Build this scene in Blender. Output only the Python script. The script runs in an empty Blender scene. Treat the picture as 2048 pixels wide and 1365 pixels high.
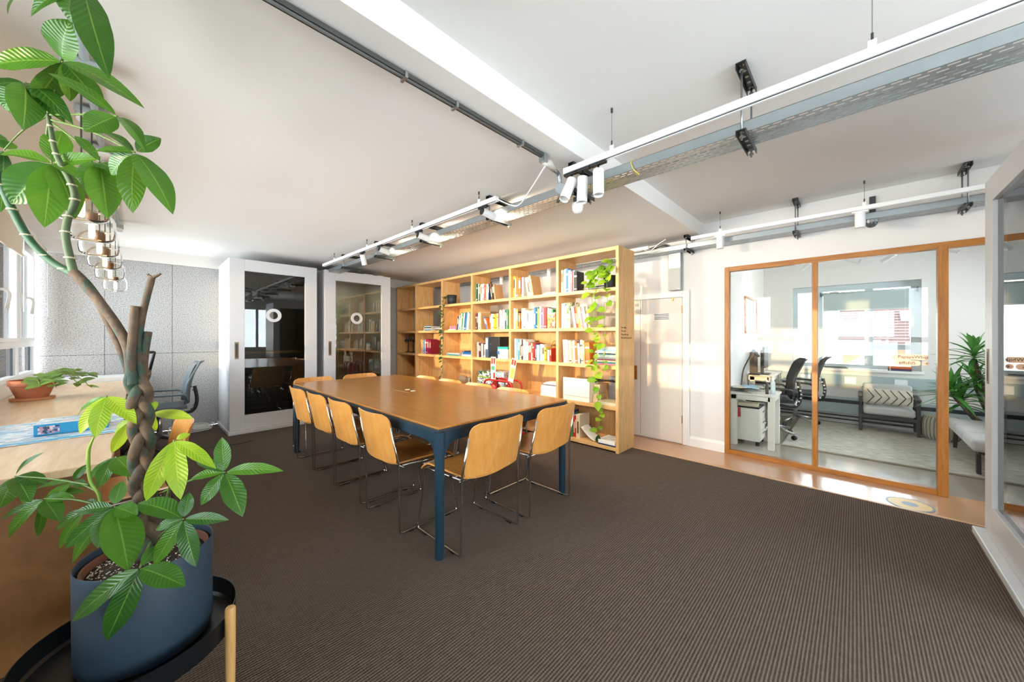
import bpy, bmesh, math, random
from mathutils import Vector, Matrix, Euler

scene = bpy.context.scene
COL = scene.collection
R = math.radians

# ------------------------------------------------------------------ camera
cam_data = bpy.data.cameras.new("camera")
cam_data.sensor_width = 36.0
cam_data.lens = 714.4 / 2048 * 36.0
cam_data.shift_y = -10.0 / 2048
cam_data.clip_start = 0.02
cam_data.clip_end = 200
cam = bpy.data.objects.new("camera", cam_data)
cam.location = (0, 0, 1.28)
cam.rotation_euler = (R(90), 0, -math.atan(744 / 714.4))
COL.objects.link(cam)
scene.camera = cam

# ------------------------------------------------------------------ world, sun, exposure
world = bpy.data.worlds.new("sky")
scene.world = world
world.use_nodes = True
wn = world.node_tree.nodes
wn["Background"].inputs[0].default_value = (0.86, 0.93, 1.0, 1)
wn["Background"].inputs[1].default_value = 9.2
sun_data = bpy.data.lights.new("low_evening_sun", 'SUN')
sun_data.energy = 2.5
sun_data.angle = R(0.6)
sun_data.color = (1.0, 0.66, 0.34)
sun = bpy.data.objects.new("low_evening_sun", sun_data)
SUN_DIR = Vector((1.0, 0.10, -0.045)).normalized()
sun.rotation_euler = SUN_DIR.to_track_quat('-Z', 'Y').to_euler()
sun.location = (-6, 0, 3)
COL.objects.link(sun)

def portal(name, loc, rot, sx, sy):
    l = bpy.data.lights.new(name, 'AREA')
    l.shape = 'RECTANGLE'; l.size = sx; l.size_y = sy
    l.cycles.is_portal = True
    o = bpy.data.objects.new(name, l)
    o.location = loc; o.rotation_euler = rot
    COL.objects.link(o)
# portals: they only guide the sampling of the sky through the windows, seen and added
portal("window_portal", (-0.95, 2.2, 1.55), (0, R(-90), 0), 1.5, 9.0)
portal("window_portal", (7.36, 0.05, 1.35), (0, R(90), 0), 1.2, 1.4)
portal("window_portal", (5.9, -2.5, 1.47), (R(90), 0, 0), 2.0, 1.4)  # the added office window, out of view
portal("window_portal", (1.7, -3.35, 1.55), (R(90), 0, 0), 4.4, 1.5)  # the added windows behind the camera

vs = scene.view_settings
vs.view_transform = 'Standard'; vs.look = 'None'; vs.gamma = 1.0
vs.use_curve_mapping = False
vs.exposure = 0.80
scene.cycles.max_bounces = 7
scene.cycles.diffuse_bounces = 4
scene.cycles.adaptive_threshold = 0.04
scene.cycles.glossy_bounces = 3
scene.cycles.transmission_bounces = 6
scene.cycles.transparent_max_bounces = 12
scene.cycles.sample_clamp_indirect = 6.0
scene.cycles.caustics_reflective = False
scene.cycles.caustics_refractive = False

# ------------------------------------------------------------------ materials
MATS = {}
def srgb(h):
    h = h.lstrip('#')
    v = [int(h[i:i + 2], 16) / 255 for i in (0, 2, 4)]
    return tuple(c / 12.92 if c <= 0.04045 else ((c + 0.055) / 1.055) ** 2.4 for c in v)
def _col(c):
    return srgb(c) if isinstance(c, str) else c
def mat(name, col=(0.8, 0.8, 0.8), rough=0.5, metal=0.0, vary=0.06, vscale=6.0, bump=0.0, bscale=60.0,
        emit=None, estr=0.0, coat=0.0, spec=0.5):
    if name in MATS: return MATS[name]
    c = _col(col)
    m = bpy.data.materials.new(name); m.use_nodes = True
    nt = m.node_tree; N = nt.nodes; L = nt.links
    b = N["Principled BSDF"]
    b.inputs["Roughness"].default_value = rough
    b.inputs["Metallic"].default_value = metal
    b.inputs["Specular IOR Level"].default_value = spec
    b.inputs["Coat Weight"].default_value = coat
    tc = N.new("ShaderNodeTexCoord")
    if vary > 0:
        nz = N.new("ShaderNodeTexNoise"); nz.inputs["Scale"].default_value = vscale; nz.inputs["Detail"].default_value = 4
        L.new(tc.outputs["Object"], nz.inputs["Vector"])
        mx = N.new("ShaderNodeMix"); mx.data_type = 'RGBA'
        mx.inputs[6].default_value = (*[max(0, x * (1 - vary)) for x in c], 1)
        mx.inputs[7].default_value = (*[min(1, x * (1 + vary)) for x in c], 1)
        L.new(nz.outputs["Fac"], mx.inputs[0]); L.new(mx.outputs[2], b.inputs["Base Color"])
    else:
        b.inputs["Base Color"].default_value = (*c, 1)
    if bump > 0:
        n2 = N.new("ShaderNodeTexNoise"); n2.inputs["Scale"].default_value = bscale; n2.inputs["Detail"].default_value = 3
        L.new(tc.outputs["Object"], n2.inputs["Vector"])
        bp = N.new("ShaderNodeBump"); bp.inputs["Strength"].default_value = bump; bp.inputs["Distance"].default_value = 0.004
        L.new(n2.outputs["Fac"], bp.inputs["Height"]); L.new(bp.outputs[0], b.inputs["Normal"])
    if emit is not None:
        b.inputs["Emission Color"].default_value = (*_col(emit), 1)
        b.inputs["Emission Strength"].default_value = estr
    MATS[name] = m
    return m
def wood(name, c1, c2, stretch=(1, 1, 1), scale=7.0, rough=0.4, coat=0.0, rings=0.5):
    if name in MATS: return MATS[name]
    m = bpy.data.materials.new(name); m.use_nodes = True
    nt = m.node_tree; N = nt.nodes; L = nt.links
    b = N["Principled BSDF"]; b.inputs["Roughness"].default_value = rough; b.inputs["Coat Weight"].default_value = coat
    b.inputs["Coat Roughness"].default_value = 0.15
    tc = N.new("ShaderNodeTexCoord"); mp = N.new("ShaderNodeMapping"); mp.inputs["Scale"].default_value = stretch
    L.new(tc.outputs["Object"], mp.inputs["Vector"])
    nz = N.new("ShaderNodeTexNoise"); nz.inputs["Scale"].default_value = scale; nz.inputs["Detail"].default_value = 7
    nz.inputs["Roughness"].default_value = 0.62; nz.inputs["Distortion"].default_value = rings
    L.new(mp.outputs[0], nz.inputs["Vector"])
    rp = N.new("ShaderNodeValToRGB")
    rp.color_ramp.elements[0].position = 0.32; rp.color_ramp.elements[0].color = (*_col(c1), 1)
    rp.color_ramp.elements[1].position = 0.68; rp.color_ramp.elements[1].color = (*_col(c2), 1)
    L.new(nz.outputs["Fac"], rp.inputs[0]); L.new(rp.outputs[0], b.inputs["Base Color"])
    bp = N.new("ShaderNodeBump"); bp.inputs["Strength"].default_value = 0.05; bp.inputs["Distance"].default_value = 0.002
    L.new(nz.outputs["Fac"], bp.inputs["Height"]); L.new(bp.outputs[0], b.inputs["Normal"])
    MATS[name] = m
    return m
def glass(name, tint=(1, 1, 1), ior=1.5, rough=0.0, refl=1.0):
    """thin architectural pane: see-through with a Fresnel reflection"""
    if name in MATS: return MATS[name]
    m = bpy.data.materials.new(name); m.use_nodes = True
    nt = m.node_tree; N = nt.nodes; L = nt.links
    N.remove(N["Principled BSDF"])
    t = N.new("ShaderNodeBsdfTransparent"); t.inputs[0].default_value = (*tint, 1)
    g = N.new("ShaderNodeBsdfGlossy"); g.inputs["Roughness"].default_value = rough
    g.inputs["Color"].default_value = (refl, refl, refl, 1)
    fr = N.new("ShaderNodeFresnel"); fr.inputs[0].default_value = ior
    mx = N.new("ShaderNodeMixShader")
    L.new(fr.outputs[0], mx.inputs[0]); L.new(t.outputs[0], mx.inputs[1]); L.new(g.outputs[0], mx.inputs[2])
    L.new(mx.outputs[0], N["Material Output"].inputs[0])
    MATS[name] = m
    return m

# ------------------------------------------------------------------ mesh builder
class MB:
    def __init__(s): s.v = []; s.f = []; s.mi = []; s.uv = {}; s.cur = 0
    def add(s, vs, fs):
        o = len(s.v); s.v += [tuple(p) for p in vs]
        for f in fs: s.f.append(tuple(i + o for i in f)); s.mi.append(s.cur)
        return s
    def box(s, x0, x1, y0, y1, z0, z1):
        v = [(x0, y0, z0), (x1, y0, z0), (x1, y1, z0), (x0, y1, z0), (x0, y0, z1), (x1, y0, z1), (x1, y1, z1), (x0, y1, z1)]
        return s.add(v, [(0, 3, 2, 1), (4, 5, 6, 7), (0, 1, 5, 4), (1, 2, 6, 5), (2, 3, 7, 6), (3, 0, 4, 7)])
    def obox(s, c, size, rot=(0, 0, 0)):
        m = Euler(rot).to_matrix(); c = Vector(c); h = [k / 2 for k in size]
        v = [c + m @ Vector((a * h[0], b * h[1], d * h[2])) for d in (-1, 1) for a, b in ((-1, -1), (1, -1), (1, 1), (-1, 1))]
        return s.add(v, [(0, 3, 2, 1), (4, 5, 6, 7), (0, 1, 5, 4), (1, 2, 6, 5), (2, 3, 7, 6), (3, 0, 4, 7)])
    def quad(s, a, b, c, d): return s.add([a, b, c, d], [(0, 1, 2, 3)])
    def tube(s, pts, r, n=8, closed=False, caps=True):
        pts = [Vector(p) for p in pts]
        rs = r if isinstance(r, (list, tuple)) else [r] * len(pts)
        k = len(pts); rings = []
        nrm = None
        for i in range(k):
            if closed: t = pts[(i + 1) % k] - pts[i - 1]
            elif i == 0: t = pts[1] - pts[0]
            elif i == k - 1: t = pts[-1] - pts[-2]
            else: t = (pts[i + 1] - pts[i]).normalized() + (pts[i] - pts[i - 1]).normalized()
            if t.length < 1e-9: t = Vector((0, 0, 1))
            t.normalize()
            if nrm is None:
                a = Vector((0, 0, 1)) if abs(t.z) < 0.9 else Vector((1, 0, 0))
                nrm = t.cross(a).normalized()
            else:
                nrm = (nrm - t * nrm.dot(t))
                if nrm.length < 1e-6: nrm = t.orthogonal()
                nrm.normalize()
            b = t.cross(nrm)
            rings.append([pts[i] + (nrm * math.cos(2 * math.pi * j / n) + b * math.sin(2 * math.pi * j / n)) * rs[i] for j in range(n)])
        v = [p for rg in rings for p in rg]; f = []
        for i in range(k if closed else k - 1):
            i2 = (i + 1) % k
            for j in range(n):
                j2 = (j + 1) % n
                f.append((i * n + j, i * n + j2, i2 * n + j2, i2 * n + j))
        if caps and not closed:
            f.append(tuple(range(n - 1, -1, -1))); f.append(tuple((k - 1) * n + j for j in range(n)))
        return s.add(v, f)
    def cyl(s, p0, p1, r0, r1=None, n=16): return s.tube([p0, p1], [r0, r0 if r1 is None else r1], n)
    def lathe(s, prof, n=24, c=(0, 0, 0), close=False):
        v = []; f = []; k = len(prof)
        for r, z in prof:
            for j in range(n):
                a = 2 * math.pi * j / n
                v.append((c[0] + r * math.cos(a), c[1] + r * math.sin(a), c[2] + z))
        for i in range(k if close else k - 1):
            i2 = (i + 1) % k
            for j in range(n):
                j2 = (j + 1) % n
                f.append((i * n + j, i * n + j2, i2 * n + j2, i2 * n + j))
        if not close:
            if prof[0][0] > 1e-4: f.append(tuple(range(n - 1, -1, -1)))
            if prof[-1][0] > 1e-4: f.append(tuple((k - 1) * n + j for j in range(n)))
        return s.add(v, f)
    def prism(s, poly, axis, a, b):
        """poly: 2D outline in the two other axes (x,y order kept), extruded along axis from a to b"""
        def pt(p, w):
            return {'x': (w, p[0], p[1]), 'y': (p[0], w, p[1]), 'z': (p[0], p[1], w)}[axis]
        n = len(poly)
        v = [pt(p, a) for p in poly] + [pt(p, b) for p in poly]
        f = [tuple(range(n - 1, -1, -1)), tuple(range(n, 2 * n))] + [(i, (i + 1) % n, n + (i + 1) % n, n + i) for i in range(n)]
        return s.add(v, f)
    def sheet(s, fn, nu, nv, th):
        """thin curved board: fn(u,v) in 0..1, thickness th along the surface normal"""
        e = 1e-3
        top = []; bot = []
        for i in range(nu + 1):
            for j in range(nv + 1):
                u, v = i / nu, j / nv
                p = Vector(fn(u, v))
                du = Vector(fn(min(1, u + e), v)) - Vector(fn(max(0, u - e), v))
                dv = Vector(fn(u, min(1, v + e))) - Vector(fn(u, max(0, v - e)))
                nn = du.cross(dv)
                nn = nn.normalized() if nn.length > 1e-12 else Vector((0, 0, 1))
                top.append(p + nn * th / 2); bot.append(p - nn * th / 2)
        K = len(top); w = nv + 1; f = []
        for i in range(nu):
            for j in range(nv):
                a, b, c, d = i * w + j, (i + 1) * w + j, (i + 1) * w + j + 1, i * w + j + 1
                f.append((a, b, c, d)); f.append((K + d, K + c, K + b, K + a))
        edge = [i * w for i in range(nu + 1)] + [nu * w + j for j in range(1, nv + 1)] + \
               [i * w + nv for i in range(nu - 1, -1, -1)] + [j for j in range(nv - 1, 0, -1)]
        for q in range(len(edge)):
            a, b = edge[q], edge[(q + 1) % len(edge)]
            f.append((a, K + a, K + b, b))
        return s.add(top + bot, f)
    def surf(s, fn, nu, nv):
        v = [fn(i / nu, j / nv) for i in range(nu + 1) for j in range(nv + 1)]; w = nv + 1
        f = [(i * w + j, (i + 1) * w + j, (i + 1) * w + j + 1, i * w + j + 1) for i in range(nu) for j in range(nv)]
        o = len(s.f); s.add(v, f)
        for q, fc in enumerate(f):
            s.uv[o + q] = [((ix // w) / nu, (ix % w) / nv) for ix in fc]
        return s
    def mesh(s, name, mats, smooth=False, off=(0, 0, 0)):
        me = bpy.data.meshes.new(name)
        ox, oy, oz = off
        me.from_pydata([(x - ox, y - oy, z - oz) for x, y, z in s.v], [], s.f)
        for m in (mats if isinstance(mats, (list, tuple)) else [mats]): me.materials.append(m)
        if any(s.mi): me.polygons.foreach_set("material_index", s.mi)
        if s.uv:
            ul = me.uv_layers.new(name="uv")
            for p in me.polygons:
                if p.index in s.uv:
                    for li, c in zip(p.loop_indices, s.uv[p.index]): ul.data[li].uv = c
        if smooth: me.shade_smooth()
        me.update()
        return me
    def build(s, name, mats, parent=None, smooth=False, bevel=0.0, off=None, seg=2):
        """links ONE mesh object; world coordinates are made local to the parent's root"""
        if off is None:
            off = parent.get("_base", (0, 0, 0)) if parent is not None else (0, 0, 0)
        me = s.mesh(name, mats, smooth, off)
        if smooth == 'auto':
            pass
        o = bpy.data.objects.new(name, me); COL.objects.link(o)
        if parent is not None: o.parent = parent
        if parent is not None and parent.type == 'MESH': o["_base"] = tuple(off)
        else: o["_base"] = tuple(off)
        if bevel > 0:
            b = o.modifiers.new("edge", 'BEVEL'); b.width = bevel; b.segments = seg; b.limit_method = 'ANGLE'; b.angle_limit = R(40)
        return o
def autosmooth(o, ang=35):
    me = o.data; me.shade_smooth()
    bm = bmesh.new(); bm.from_mesh(me)
    for e in bm.edges:
        if len(e.link_faces) == 2 and e.calc_face_angle(0) > R(ang): e.smooth = False
    bm.to_mesh(me); bm.free()
    return o
def tag(o, label=None, cat=None, group=None, kind=None):
    if label: o["label"] = label
    if cat: o["category"] = cat
    if group: o["group"] = group
    if kind: o["kind"] = kind
    return o
def thing(name, label, cat, loc=(0, 0, 0), rotz=0.0, group=None, local=False):
    """an Empty at the thing's base that parents its parts; local=True when parts are built around the origin"""
    o = bpy.data.objects.new(name, None); COL.objects.link(o)
    o.location = loc; o.rotation_euler = (0, 0, rotz); o.empty_display_size = 0.1
    o["_base"] = (0, 0, 0) if local else tuple(loc)
    return tag(o, label, cat, group)
def struct(o): o["kind"] = "structure"; return o
def copy_tree(o, parent=None):
    c = o.copy(); COL.objects.link(c)
    c.parent = parent
    for ch in list(o.children): copy_tree(ch, c)
    return c
def solo(name, mb, mats, label, cat, base=None, group=None, smooth=False, bevel=0.0, seg=2):
    """a thing that is one mesh: world coordinates, origin at base"""
    if base is None:
        xs = [p[0] for p in mb.v]; ys = [p[1] for p in mb.v]; zs = [p[2] for p in mb.v]
        base = ((min(xs) + max(xs)) / 2, (min(ys) + max(ys)) / 2, min(zs))
    o = mb.build(name, mats, None, smooth, bevel, base, seg)
    o.location = base
    return tag(o, label, cat, group)
def text_mesh(name, body, size, material, parent, loc, rot, ext=0.0004, align='LEFT'):
    cu = bpy.data.curves.new(name, 'FONT'); cu.body = body; cu.size = size; cu.extrude = ext
    cu.align_x = align; cu.resolution_u = 2
    t = bpy.data.objects.new(name, cu); COL.objects.link(t)
    dg = bpy.context.evaluated_depsgraph_get()
    me = bpy.data.meshes.new_from_object(t.evaluated_get(dg))
    bpy.data.objects.remove(t); bpy.data.curves.remove(cu)
    me.materials.clear(); me.materials.append(material)
    o = bpy.data.objects.new(name, me); COL.objects.link(o)
    base = parent.get("_base", (0, 0, 0)) if parent else (0, 0, 0)
    o.location = Vector(loc) - Vector(base); o.rotation_euler = rot
    if parent: o.parent = parent
    return o
def bend(pts, r=0.02, n=4):
    """rounds the corners of a polyline"""
    pts = [Vector(p) for p in pts]; out = [pts[0]]
    for i in range(1, len(pts) - 1):
        a, b, c = pts[i - 1], pts[i], pts[i + 1]
        ra = min(r, (a - b).length * 0.45, (c - b).length * 0.45)
        p0 = b + (a - b).normalized() * ra; p1 = b + (c - b).normalized() * ra
        for k in range(n + 1):
            t = k / n
            out.append(p0 * (1 - t) ** 2 + b * 2 * t * (1 - t) + p1 * t * t)
    out.append(pts[-1])
    return out
def spline(pts, n=6):
    """Catmull-Rom through points (any dimension tuples)"""
    P = [tuple(p) for p in pts]; out = []
    for i in range(len(P) - 1):
        p0 = P[max(0, i - 1)]; p1 = P[i]; p2 = P[i + 1]; p3 = P[min(len(P) - 1, i + 2)]
        for k in range(n):
            t = k / n
            out.append(tuple(0.5 * (2 * b + (c - a) * t + (2 * a - 5 * b + 4 * c - d) * t * t + (3 * b - a - 3 * c + d) * t ** 3)
                             for a, b, c, d in zip(p0, p1, p2, p3)))
    out.append(P[-1])
    return out

WHITE = mat("white_paint", "#F3F1EC", 0.6, vary=0.015, vscale=1.5)
WALLW = mat("wall_white", "#E6E2DD", 0.75, vary=0.02, vscale=1.2, bump=0.05, bscale=180)
CEILW = mat("ceiling_white", "#F4F2EE", 0.85, vary=0.02, vscale=0.9)
PODW = mat("pod_white_laminate", "#DCDDDF", 0.42, vary=0.012)
BLACK = mat("black_plastic", "#17181A", 0.45, vary=0.05)
DARK = mat("dark_grey_metal", "#4A4C4B", 0.45, metal=0.7, vary=0.08)
GALV = mat("galvanised_steel", "#A9B0B3", 0.38, metal=0.85, vary=0.12, vscale=14)
ZINC = mat("zinc_rod", "#8E908E", 0.35, metal=0.9, vary=0.1)
CHROME = mat("chrome_rod", "#C9C9C7", 0.12, metal=1.0, vary=0.03)
BIRCH = wood("birch_plywood", "#C9975A", "#E3B87E", (6, 6, 0.7), 5.0, 0.42)
BIRCH_Y = wood("birch_plywood_long", "#CF9D60", "#E6BC83", (6, 0.7, 6), 5.0, 0.42)
CHAIRPLY = wood("chair_beech_ply", "#D08A3E", "#E2A256", (7, 7, 0.8), 5.0, 0.33, coat=0.2)
OAK = wood("oak_veneer", "#A66A2C", "#C0843E", (9, 0.5, 9), 6.0, 0.30, coat=0.35)
OAKF = wood("oak_frame", "#9C5F22", "#BC7C35", (8, 8, 0.8), 6.0, 0.4)
OAKF_Y = wood("oak_frame_long", "#9C5F22", "#BC7C35", (8, 0.8, 8), 6.0, 0.4)
DESKW = wood("desk_maple", "#D5B083", "#E8CBA4", (7, 0.8, 7), 4.0, 0.35, coat=0.15)
DESKP = wood("desk_panel_ply", "#7A5029", "#97693A", (1.2, 6, 1.0), 4.0, 0.5)
NAVY = mat("navy_table_steel", "#1F3A4A", 0.42, metal=0.2, vary=0.08)
CLEAR = glass("clear_pane", (0.97, 0.99, 0.985), 1.5)
SMOKE = glass("smoked_pane", (0.62, 0.62, 0.60), 1.6)
OFFICEGLASS = glass("office_pane", (0.98, 0.995, 0.99), 1.4, refl=0.7)
# ================================================================== THE ROOM
XW, YF, XL, YN = 4.45, 6.70, -0.80, -3.2      # right wall, far wall, window wall, wall behind the camera
ZC, ZH, YS = 2.41, 2.56, 1.25                 # low ceiling, high ceiling, step between them

def ribbed_carpet():
    m = bpy.data.materials.new("ribbed_brown_carpet"); m.use_nodes = True
    N = m.node_tree.nodes; L = m.node_tree.links; b = N["Principled BSDF"]
    b.inputs["Roughness"].default_value = 0.95; b.inputs["Specular IOR Level"].default_value = 0.15
    tc = N.new("ShaderNodeTexCoord")
    sx = N.new("ShaderNodeSeparateXYZ"); L.new(tc.outputs["Object"], sx.inputs[0])
    nz = N.new("ShaderNodeTexNoise"); nz.inputs["Scale"].default_value = 90; nz.inputs["Detail"].default_value = 2
    L.new(tc.outputs["Object"], nz.inputs["Vector"])
    wob = N.new("ShaderNodeMath"); wob.operation = 'MULTIPLY_ADD'
    L.new(nz.outputs["Fac"], wob.inputs[0]); wob.inputs[1].default_value = 0.003; L.new(sx.outputs["Y"], wob.inputs[2])
    k = N.new("ShaderNodeMath"); k.operation = 'MULTIPLY'; L.new(wob.outputs[0], k.inputs[0]); k.inputs[1].default_value = 2 * math.pi / 0.0125
    sn = N.new("ShaderNodeMath"); sn.operation = 'SINE'; L.new(k.outputs[0], sn.inputs[0])
    # loops along each rib
    kx = N.new("ShaderNodeMath"); kx.operation = 'MULTIPLY'; L.new(sx.outputs["X"], kx.inputs[0]); kx.inputs[1].default_value = 2 * math.pi / 0.011
    sx2 = N.new("ShaderNodeMath"); sx2.operation = 'SINE'; L.new(kx.outputs[0], sx2.inputs[0])
    ad = N.new("ShaderNodeMath"); ad.operation = 'MULTIPLY_ADD'; L.new(sx2.outputs[0], ad.inputs[0]); ad.inputs[1].default_value = 0.25
    L.new(sn.outputs[0], ad.inputs[2])
    mr = N.new("ShaderNodeMapRange"); L.new(ad.outputs[0], mr.inputs[0]); mr.inputs[1].default_value = -1.2; mr.inputs[2].default_value = 1.2
    rp = N.new("ShaderNodeValToRGB"); L.new(mr.outputs[0], rp.inputs[0])
    rp.color_ramp.elements[0].color = (*srgb("#463C36"), 1); rp.color_ramp.elements[1].color = (*srgb("#7E6E63"), 1)
    big = N.new("ShaderNodeTexNoise"); big.inputs["Scale"].default_value = 30; L.new(tc.outputs["Object"], big.inputs["Vector"])
    mx = N.new("ShaderNodeMix"); mx.data_type = 'RGBA'; mx.blend_type = 'MULTIPLY'; mx.inputs[0].default_value = 0.35
    L.new(rp.outputs[0], mx.inputs[6]); L.new(big.outputs["Fac"], mx.inputs[7])
    L.new(mx.outputs[2], b.inputs["Base Color"])
    bp = N.new("ShaderNodeBump"); bp.inputs["Strength"].default_value = 0.6; bp.inputs["Distance"].default_value = 0.004
    L.new(mr.outputs[0], bp.inputs["Height"]); L.new(bp.outputs[0], b.inputs["Normal"])
    return m
CARPET = ribbed_carpet()
LINO = mat("polished_peach_lino", "#C79B78", 0.16, vary=0.10, vscale=2.2, bump=0.02, bscale=20, coat=0.3)
CONC = mat("polished_grey_floor", "#A09486", 0.16, vary=0.12, vscale=1.6, bump=0.02, bscale=20, coat=0.3)

# floor: ribbed carpet, lino walkway beside it, grey floor in the glazed office
fl = MB().box(XL, 3.92, YN, YF, -0.06, 0.0).build("floor", CARPET); struct(fl)
struct(MB().box(3.92, XW + 0.06, YN, YF, -0.06, -0.001).build("floor_walkway", LINO))
struct(MB().box(3.905, 3.93, YN, 1.86, -0.01, 0.004).build("trim_1", mat("carpet_edge_strip", "#C9A27A", 0.4)))
struct(MB().box(XW + 0.06, 7.3, -2.3, 1.2, -0.06, -0.001).build("floor_office", CONC))
# inlaid round floor socket cover
sk = thing("floor_decal", "round yellow and grey disc set in the peach floor by the carpet edge", "floor disc", (4.02, -0.30, 0.0))
MB().lathe([(0.128, 0.0), (0.128, 0.0015), (0.115, 0.0015), (0.115, 0.0)], 32, (4.055, -0.30, 0), True).build("outer_ring", mat("slate_blue", "#6F8088", 0.4), sk)
MB().lathe([(0.115, 0.0), (0.115, 0.0012), (0.045, 0.0012), (0.045, 0.0)], 32, (4.055, -0.30, 0), True).build("yellow_ring", mat("ochre_vinyl", "#DDB765", 0.4), sk)
MB().lathe([(0.045, 0.0), (0.045, 0.0015), (0.0001, 0.0015)], 24, (4.055, -0.30, 0)).build("centre_dot", mat("slate_blue"), sk)

# ceilings and the step between them
struct(MB().box(XL - 0.3, XW + 0.1, YS, YF + 0.1, ZC, ZC + 0.35).build("ceiling", CEILW))
struct(MB().box(XL - 0.3, XW + 0.1, YN - 0.2, YS, ZH, ZH + 0.2).build("ceiling_raised", CEILW))
struct(MB().box(XW + 0.1, 7.4, -2.4, 1.3, 2.46, 2.6).build("ceiling_office", CEILW))

# far wall: white wall behind a run of grey speckled acoustic panels
def speckle():
    m = bpy.data.materials.new("speckled_grey_panel"); m.use_nodes = True
    N = m.node_tree.nodes; L = m.node_tree.links; b = N["Principled BSDF"]; b.inputs["Roughness"].default_value = 0.9
    tc = N.new("ShaderNodeTexCoord")
    n1 = N.new("ShaderNodeTexNoise"); n1.inputs["Scale"].default_value = 170; n1.inputs["Detail"].default_value = 3; n1.inputs["Roughness"].default_value = 0.7
    n2 = N.new("ShaderNodeTexNoise"); n2.inputs["Scale"].default_value = 80; n2.inputs["Detail"].default_value = 4
    for n in (n1, n2): L.new(tc.outputs["Object"], n.inputs["Vector"])
    ad = N.new("ShaderNodeMath"); ad.operation = 'MULTIPLY_ADD'; L.new(n2.outputs["Fac"], ad.inputs[0]); ad.inputs[1].default_value = 0.5; L.new(n1.outputs["Fac"], ad.inputs[2])
    rp = N.new("ShaderNodeValToRGB"); L.new(ad.outputs[0], rp.inputs[0])
    e = rp.color_ramp.elements; e[0].position = 0.58; e[0].color = (*srgb("#58585A"), 1); e[1].position = 0.86; e[1].color = (*srgb("#C9C8C5"), 1)
    e2 = rp.color_ramp.elements.new(0.70); e2.color = (*srgb("#A5A5A4"), 1)
    L.new(rp.outputs[0], b.inputs["Base Color"])
    bp = N.new("ShaderNodeBump"); bp.inputs["Strength"].default_value = 0.35; bp.inputs["Distance"].default_value = 0.004
    L.new(n1.outputs["Fac"], bp.inputs["Height"]); L.new(bp.outputs[0], b.inputs["Normal"])
    return m
FELT = speckle()
wf = struct(MB().box(XL - 0.1, XW + 0.1, YF + 0.02, YF + 0.2, 0, ZC).build("wall_far", WALLW))
px = [XL, -0.303, 0.305, 0.92, 1.54, 2.15, 2.76, 3.37, 3.98, XW]
for a, b in zip(px[:-1], px[1:]):
    for z0, z1 in ((0.0, 1.05), (1.05, 2.25)):
        MB().box(a + 0.002, b - 0.002, YF, YF + 0.015, z0 + 0.002, z1 - 0.002).build("acoustic_panel", FELT, wf, bevel=0.002, seg=1)
MB().box(XL, XW, YF + 0.012, YF + 0.0215, 0.0, 2.25).build("joint_dark_sheet", mat("joint_dark", "#55565A", 0.9), wf)  # dark sheet added behind the panels so their gaps read dark
MB().box(XL, XW, YF - 0.03, YF + 0.02, 2.25, ZC).build("soffit_band", WALLW, wf)

# right wall (with openings for the glazed screen), built as pieces of one wall
wr = MB()
wr.box(XW, XW + 0.12, 1.03, YF, 0, ZH)
wr.box(XW, XW + 0.12, -2.3, 1.03, 2.03, ZH)
wr.box(XW, XW + 0.12, YN, -2.3, 0, ZH)
wall_r = struct(wr.build("wall_right", WALLW))
# baseboard between door and screen
struct(MB().prism([(XW - 0.022, 0), (XW, 0), (XW, 0.115), (XW - 0.008, 0.115), (XW - 0.014, 0.10), (XW - 0.022, 0.09)], 'y', 1.03, 1.395).build("baseboard_right", WHITE))
# cupboard doors
DOORW = mat("cream_door_paint", "#EADFD2", 0.5, vary=0.02)
BRASS = mat("aged_brass", "#B08A4E", 0.35, metal=0.8)
d1 = struct(MB().box(XW - 0.022, XW, 1.47, 1.977, 0.012, 1.735).build("door_1", DOORW, bevel=0.002)); d1["_base"] = (0, 0, 0)
vt = MB().box(XW - 0.03, XW - 0.022, 1.615, 1.80, 1.475, 1.56).build("vent_frame", WHITE, d1, bevel=0.002)
for k in range(4): MB().box(XW - 0.034, XW - 0.03, 1.622, 1.793, 1.484 + k * 0.019, 1.492 + k * 0.019).build("vent_slot", BLACK, vt)
MB().box(XW - 0.03, XW - 0.02, 1.565, 1.585, 1.70, 1.75).build("catch", BRASS, d1, bevel=0.002)
for z in (0.25, 1.55): MB().cyl((XW - 0.026, 1.468, z), (XW - 0.026, 1.468, z + 0.09), 0.007, n=8).build("hinge", BRASS, d1)
d2 = struct(MB().box(XW - 0.022, XW, 1.983, 2.49, 0.012, 1.735).build("door_2", DOORW, bevel=0.002)); d2["_base"] = (0, 0, 0)
MB().box(XW - 0.03, XW - 0.021, 2.02, 2.06, 0.72, 0.90).build("lock_plate", BRASS, d2, bevel=0.003)
MB().tube(bend([(XW - 0.03, 2.04, 0.84), (XW - 0.075, 2.04, 0.84), (XW - 0.075, 2.15, 0.84)], 0.02), 0.008).build("lever_handle", BRASS, d2, True)
for a, b in ((0.2, 0.8), (0.95, 1.6)):
    MB().box(XW - 0.028, XW - 0.022, 2.12, 2.40, a, b).build("raised_panel", DOORW, d2, bevel=0.006)
tr = MB()
tr.box(XW - 0.03, XW, 1.395, 1.465, 0, 1.81); tr.box(XW - 0.03, XW, 2.495, 2.565, 0, 1.81); tr.box(XW - 0.03, XW, 1.465, 2.495, 1.74, 1.81)
tr.box(XW - 0.038, XW, 1.39, 1.41, 0, 1.82)
struct(tr.build("trim_2", WHITE, bevel=0.006))

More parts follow.
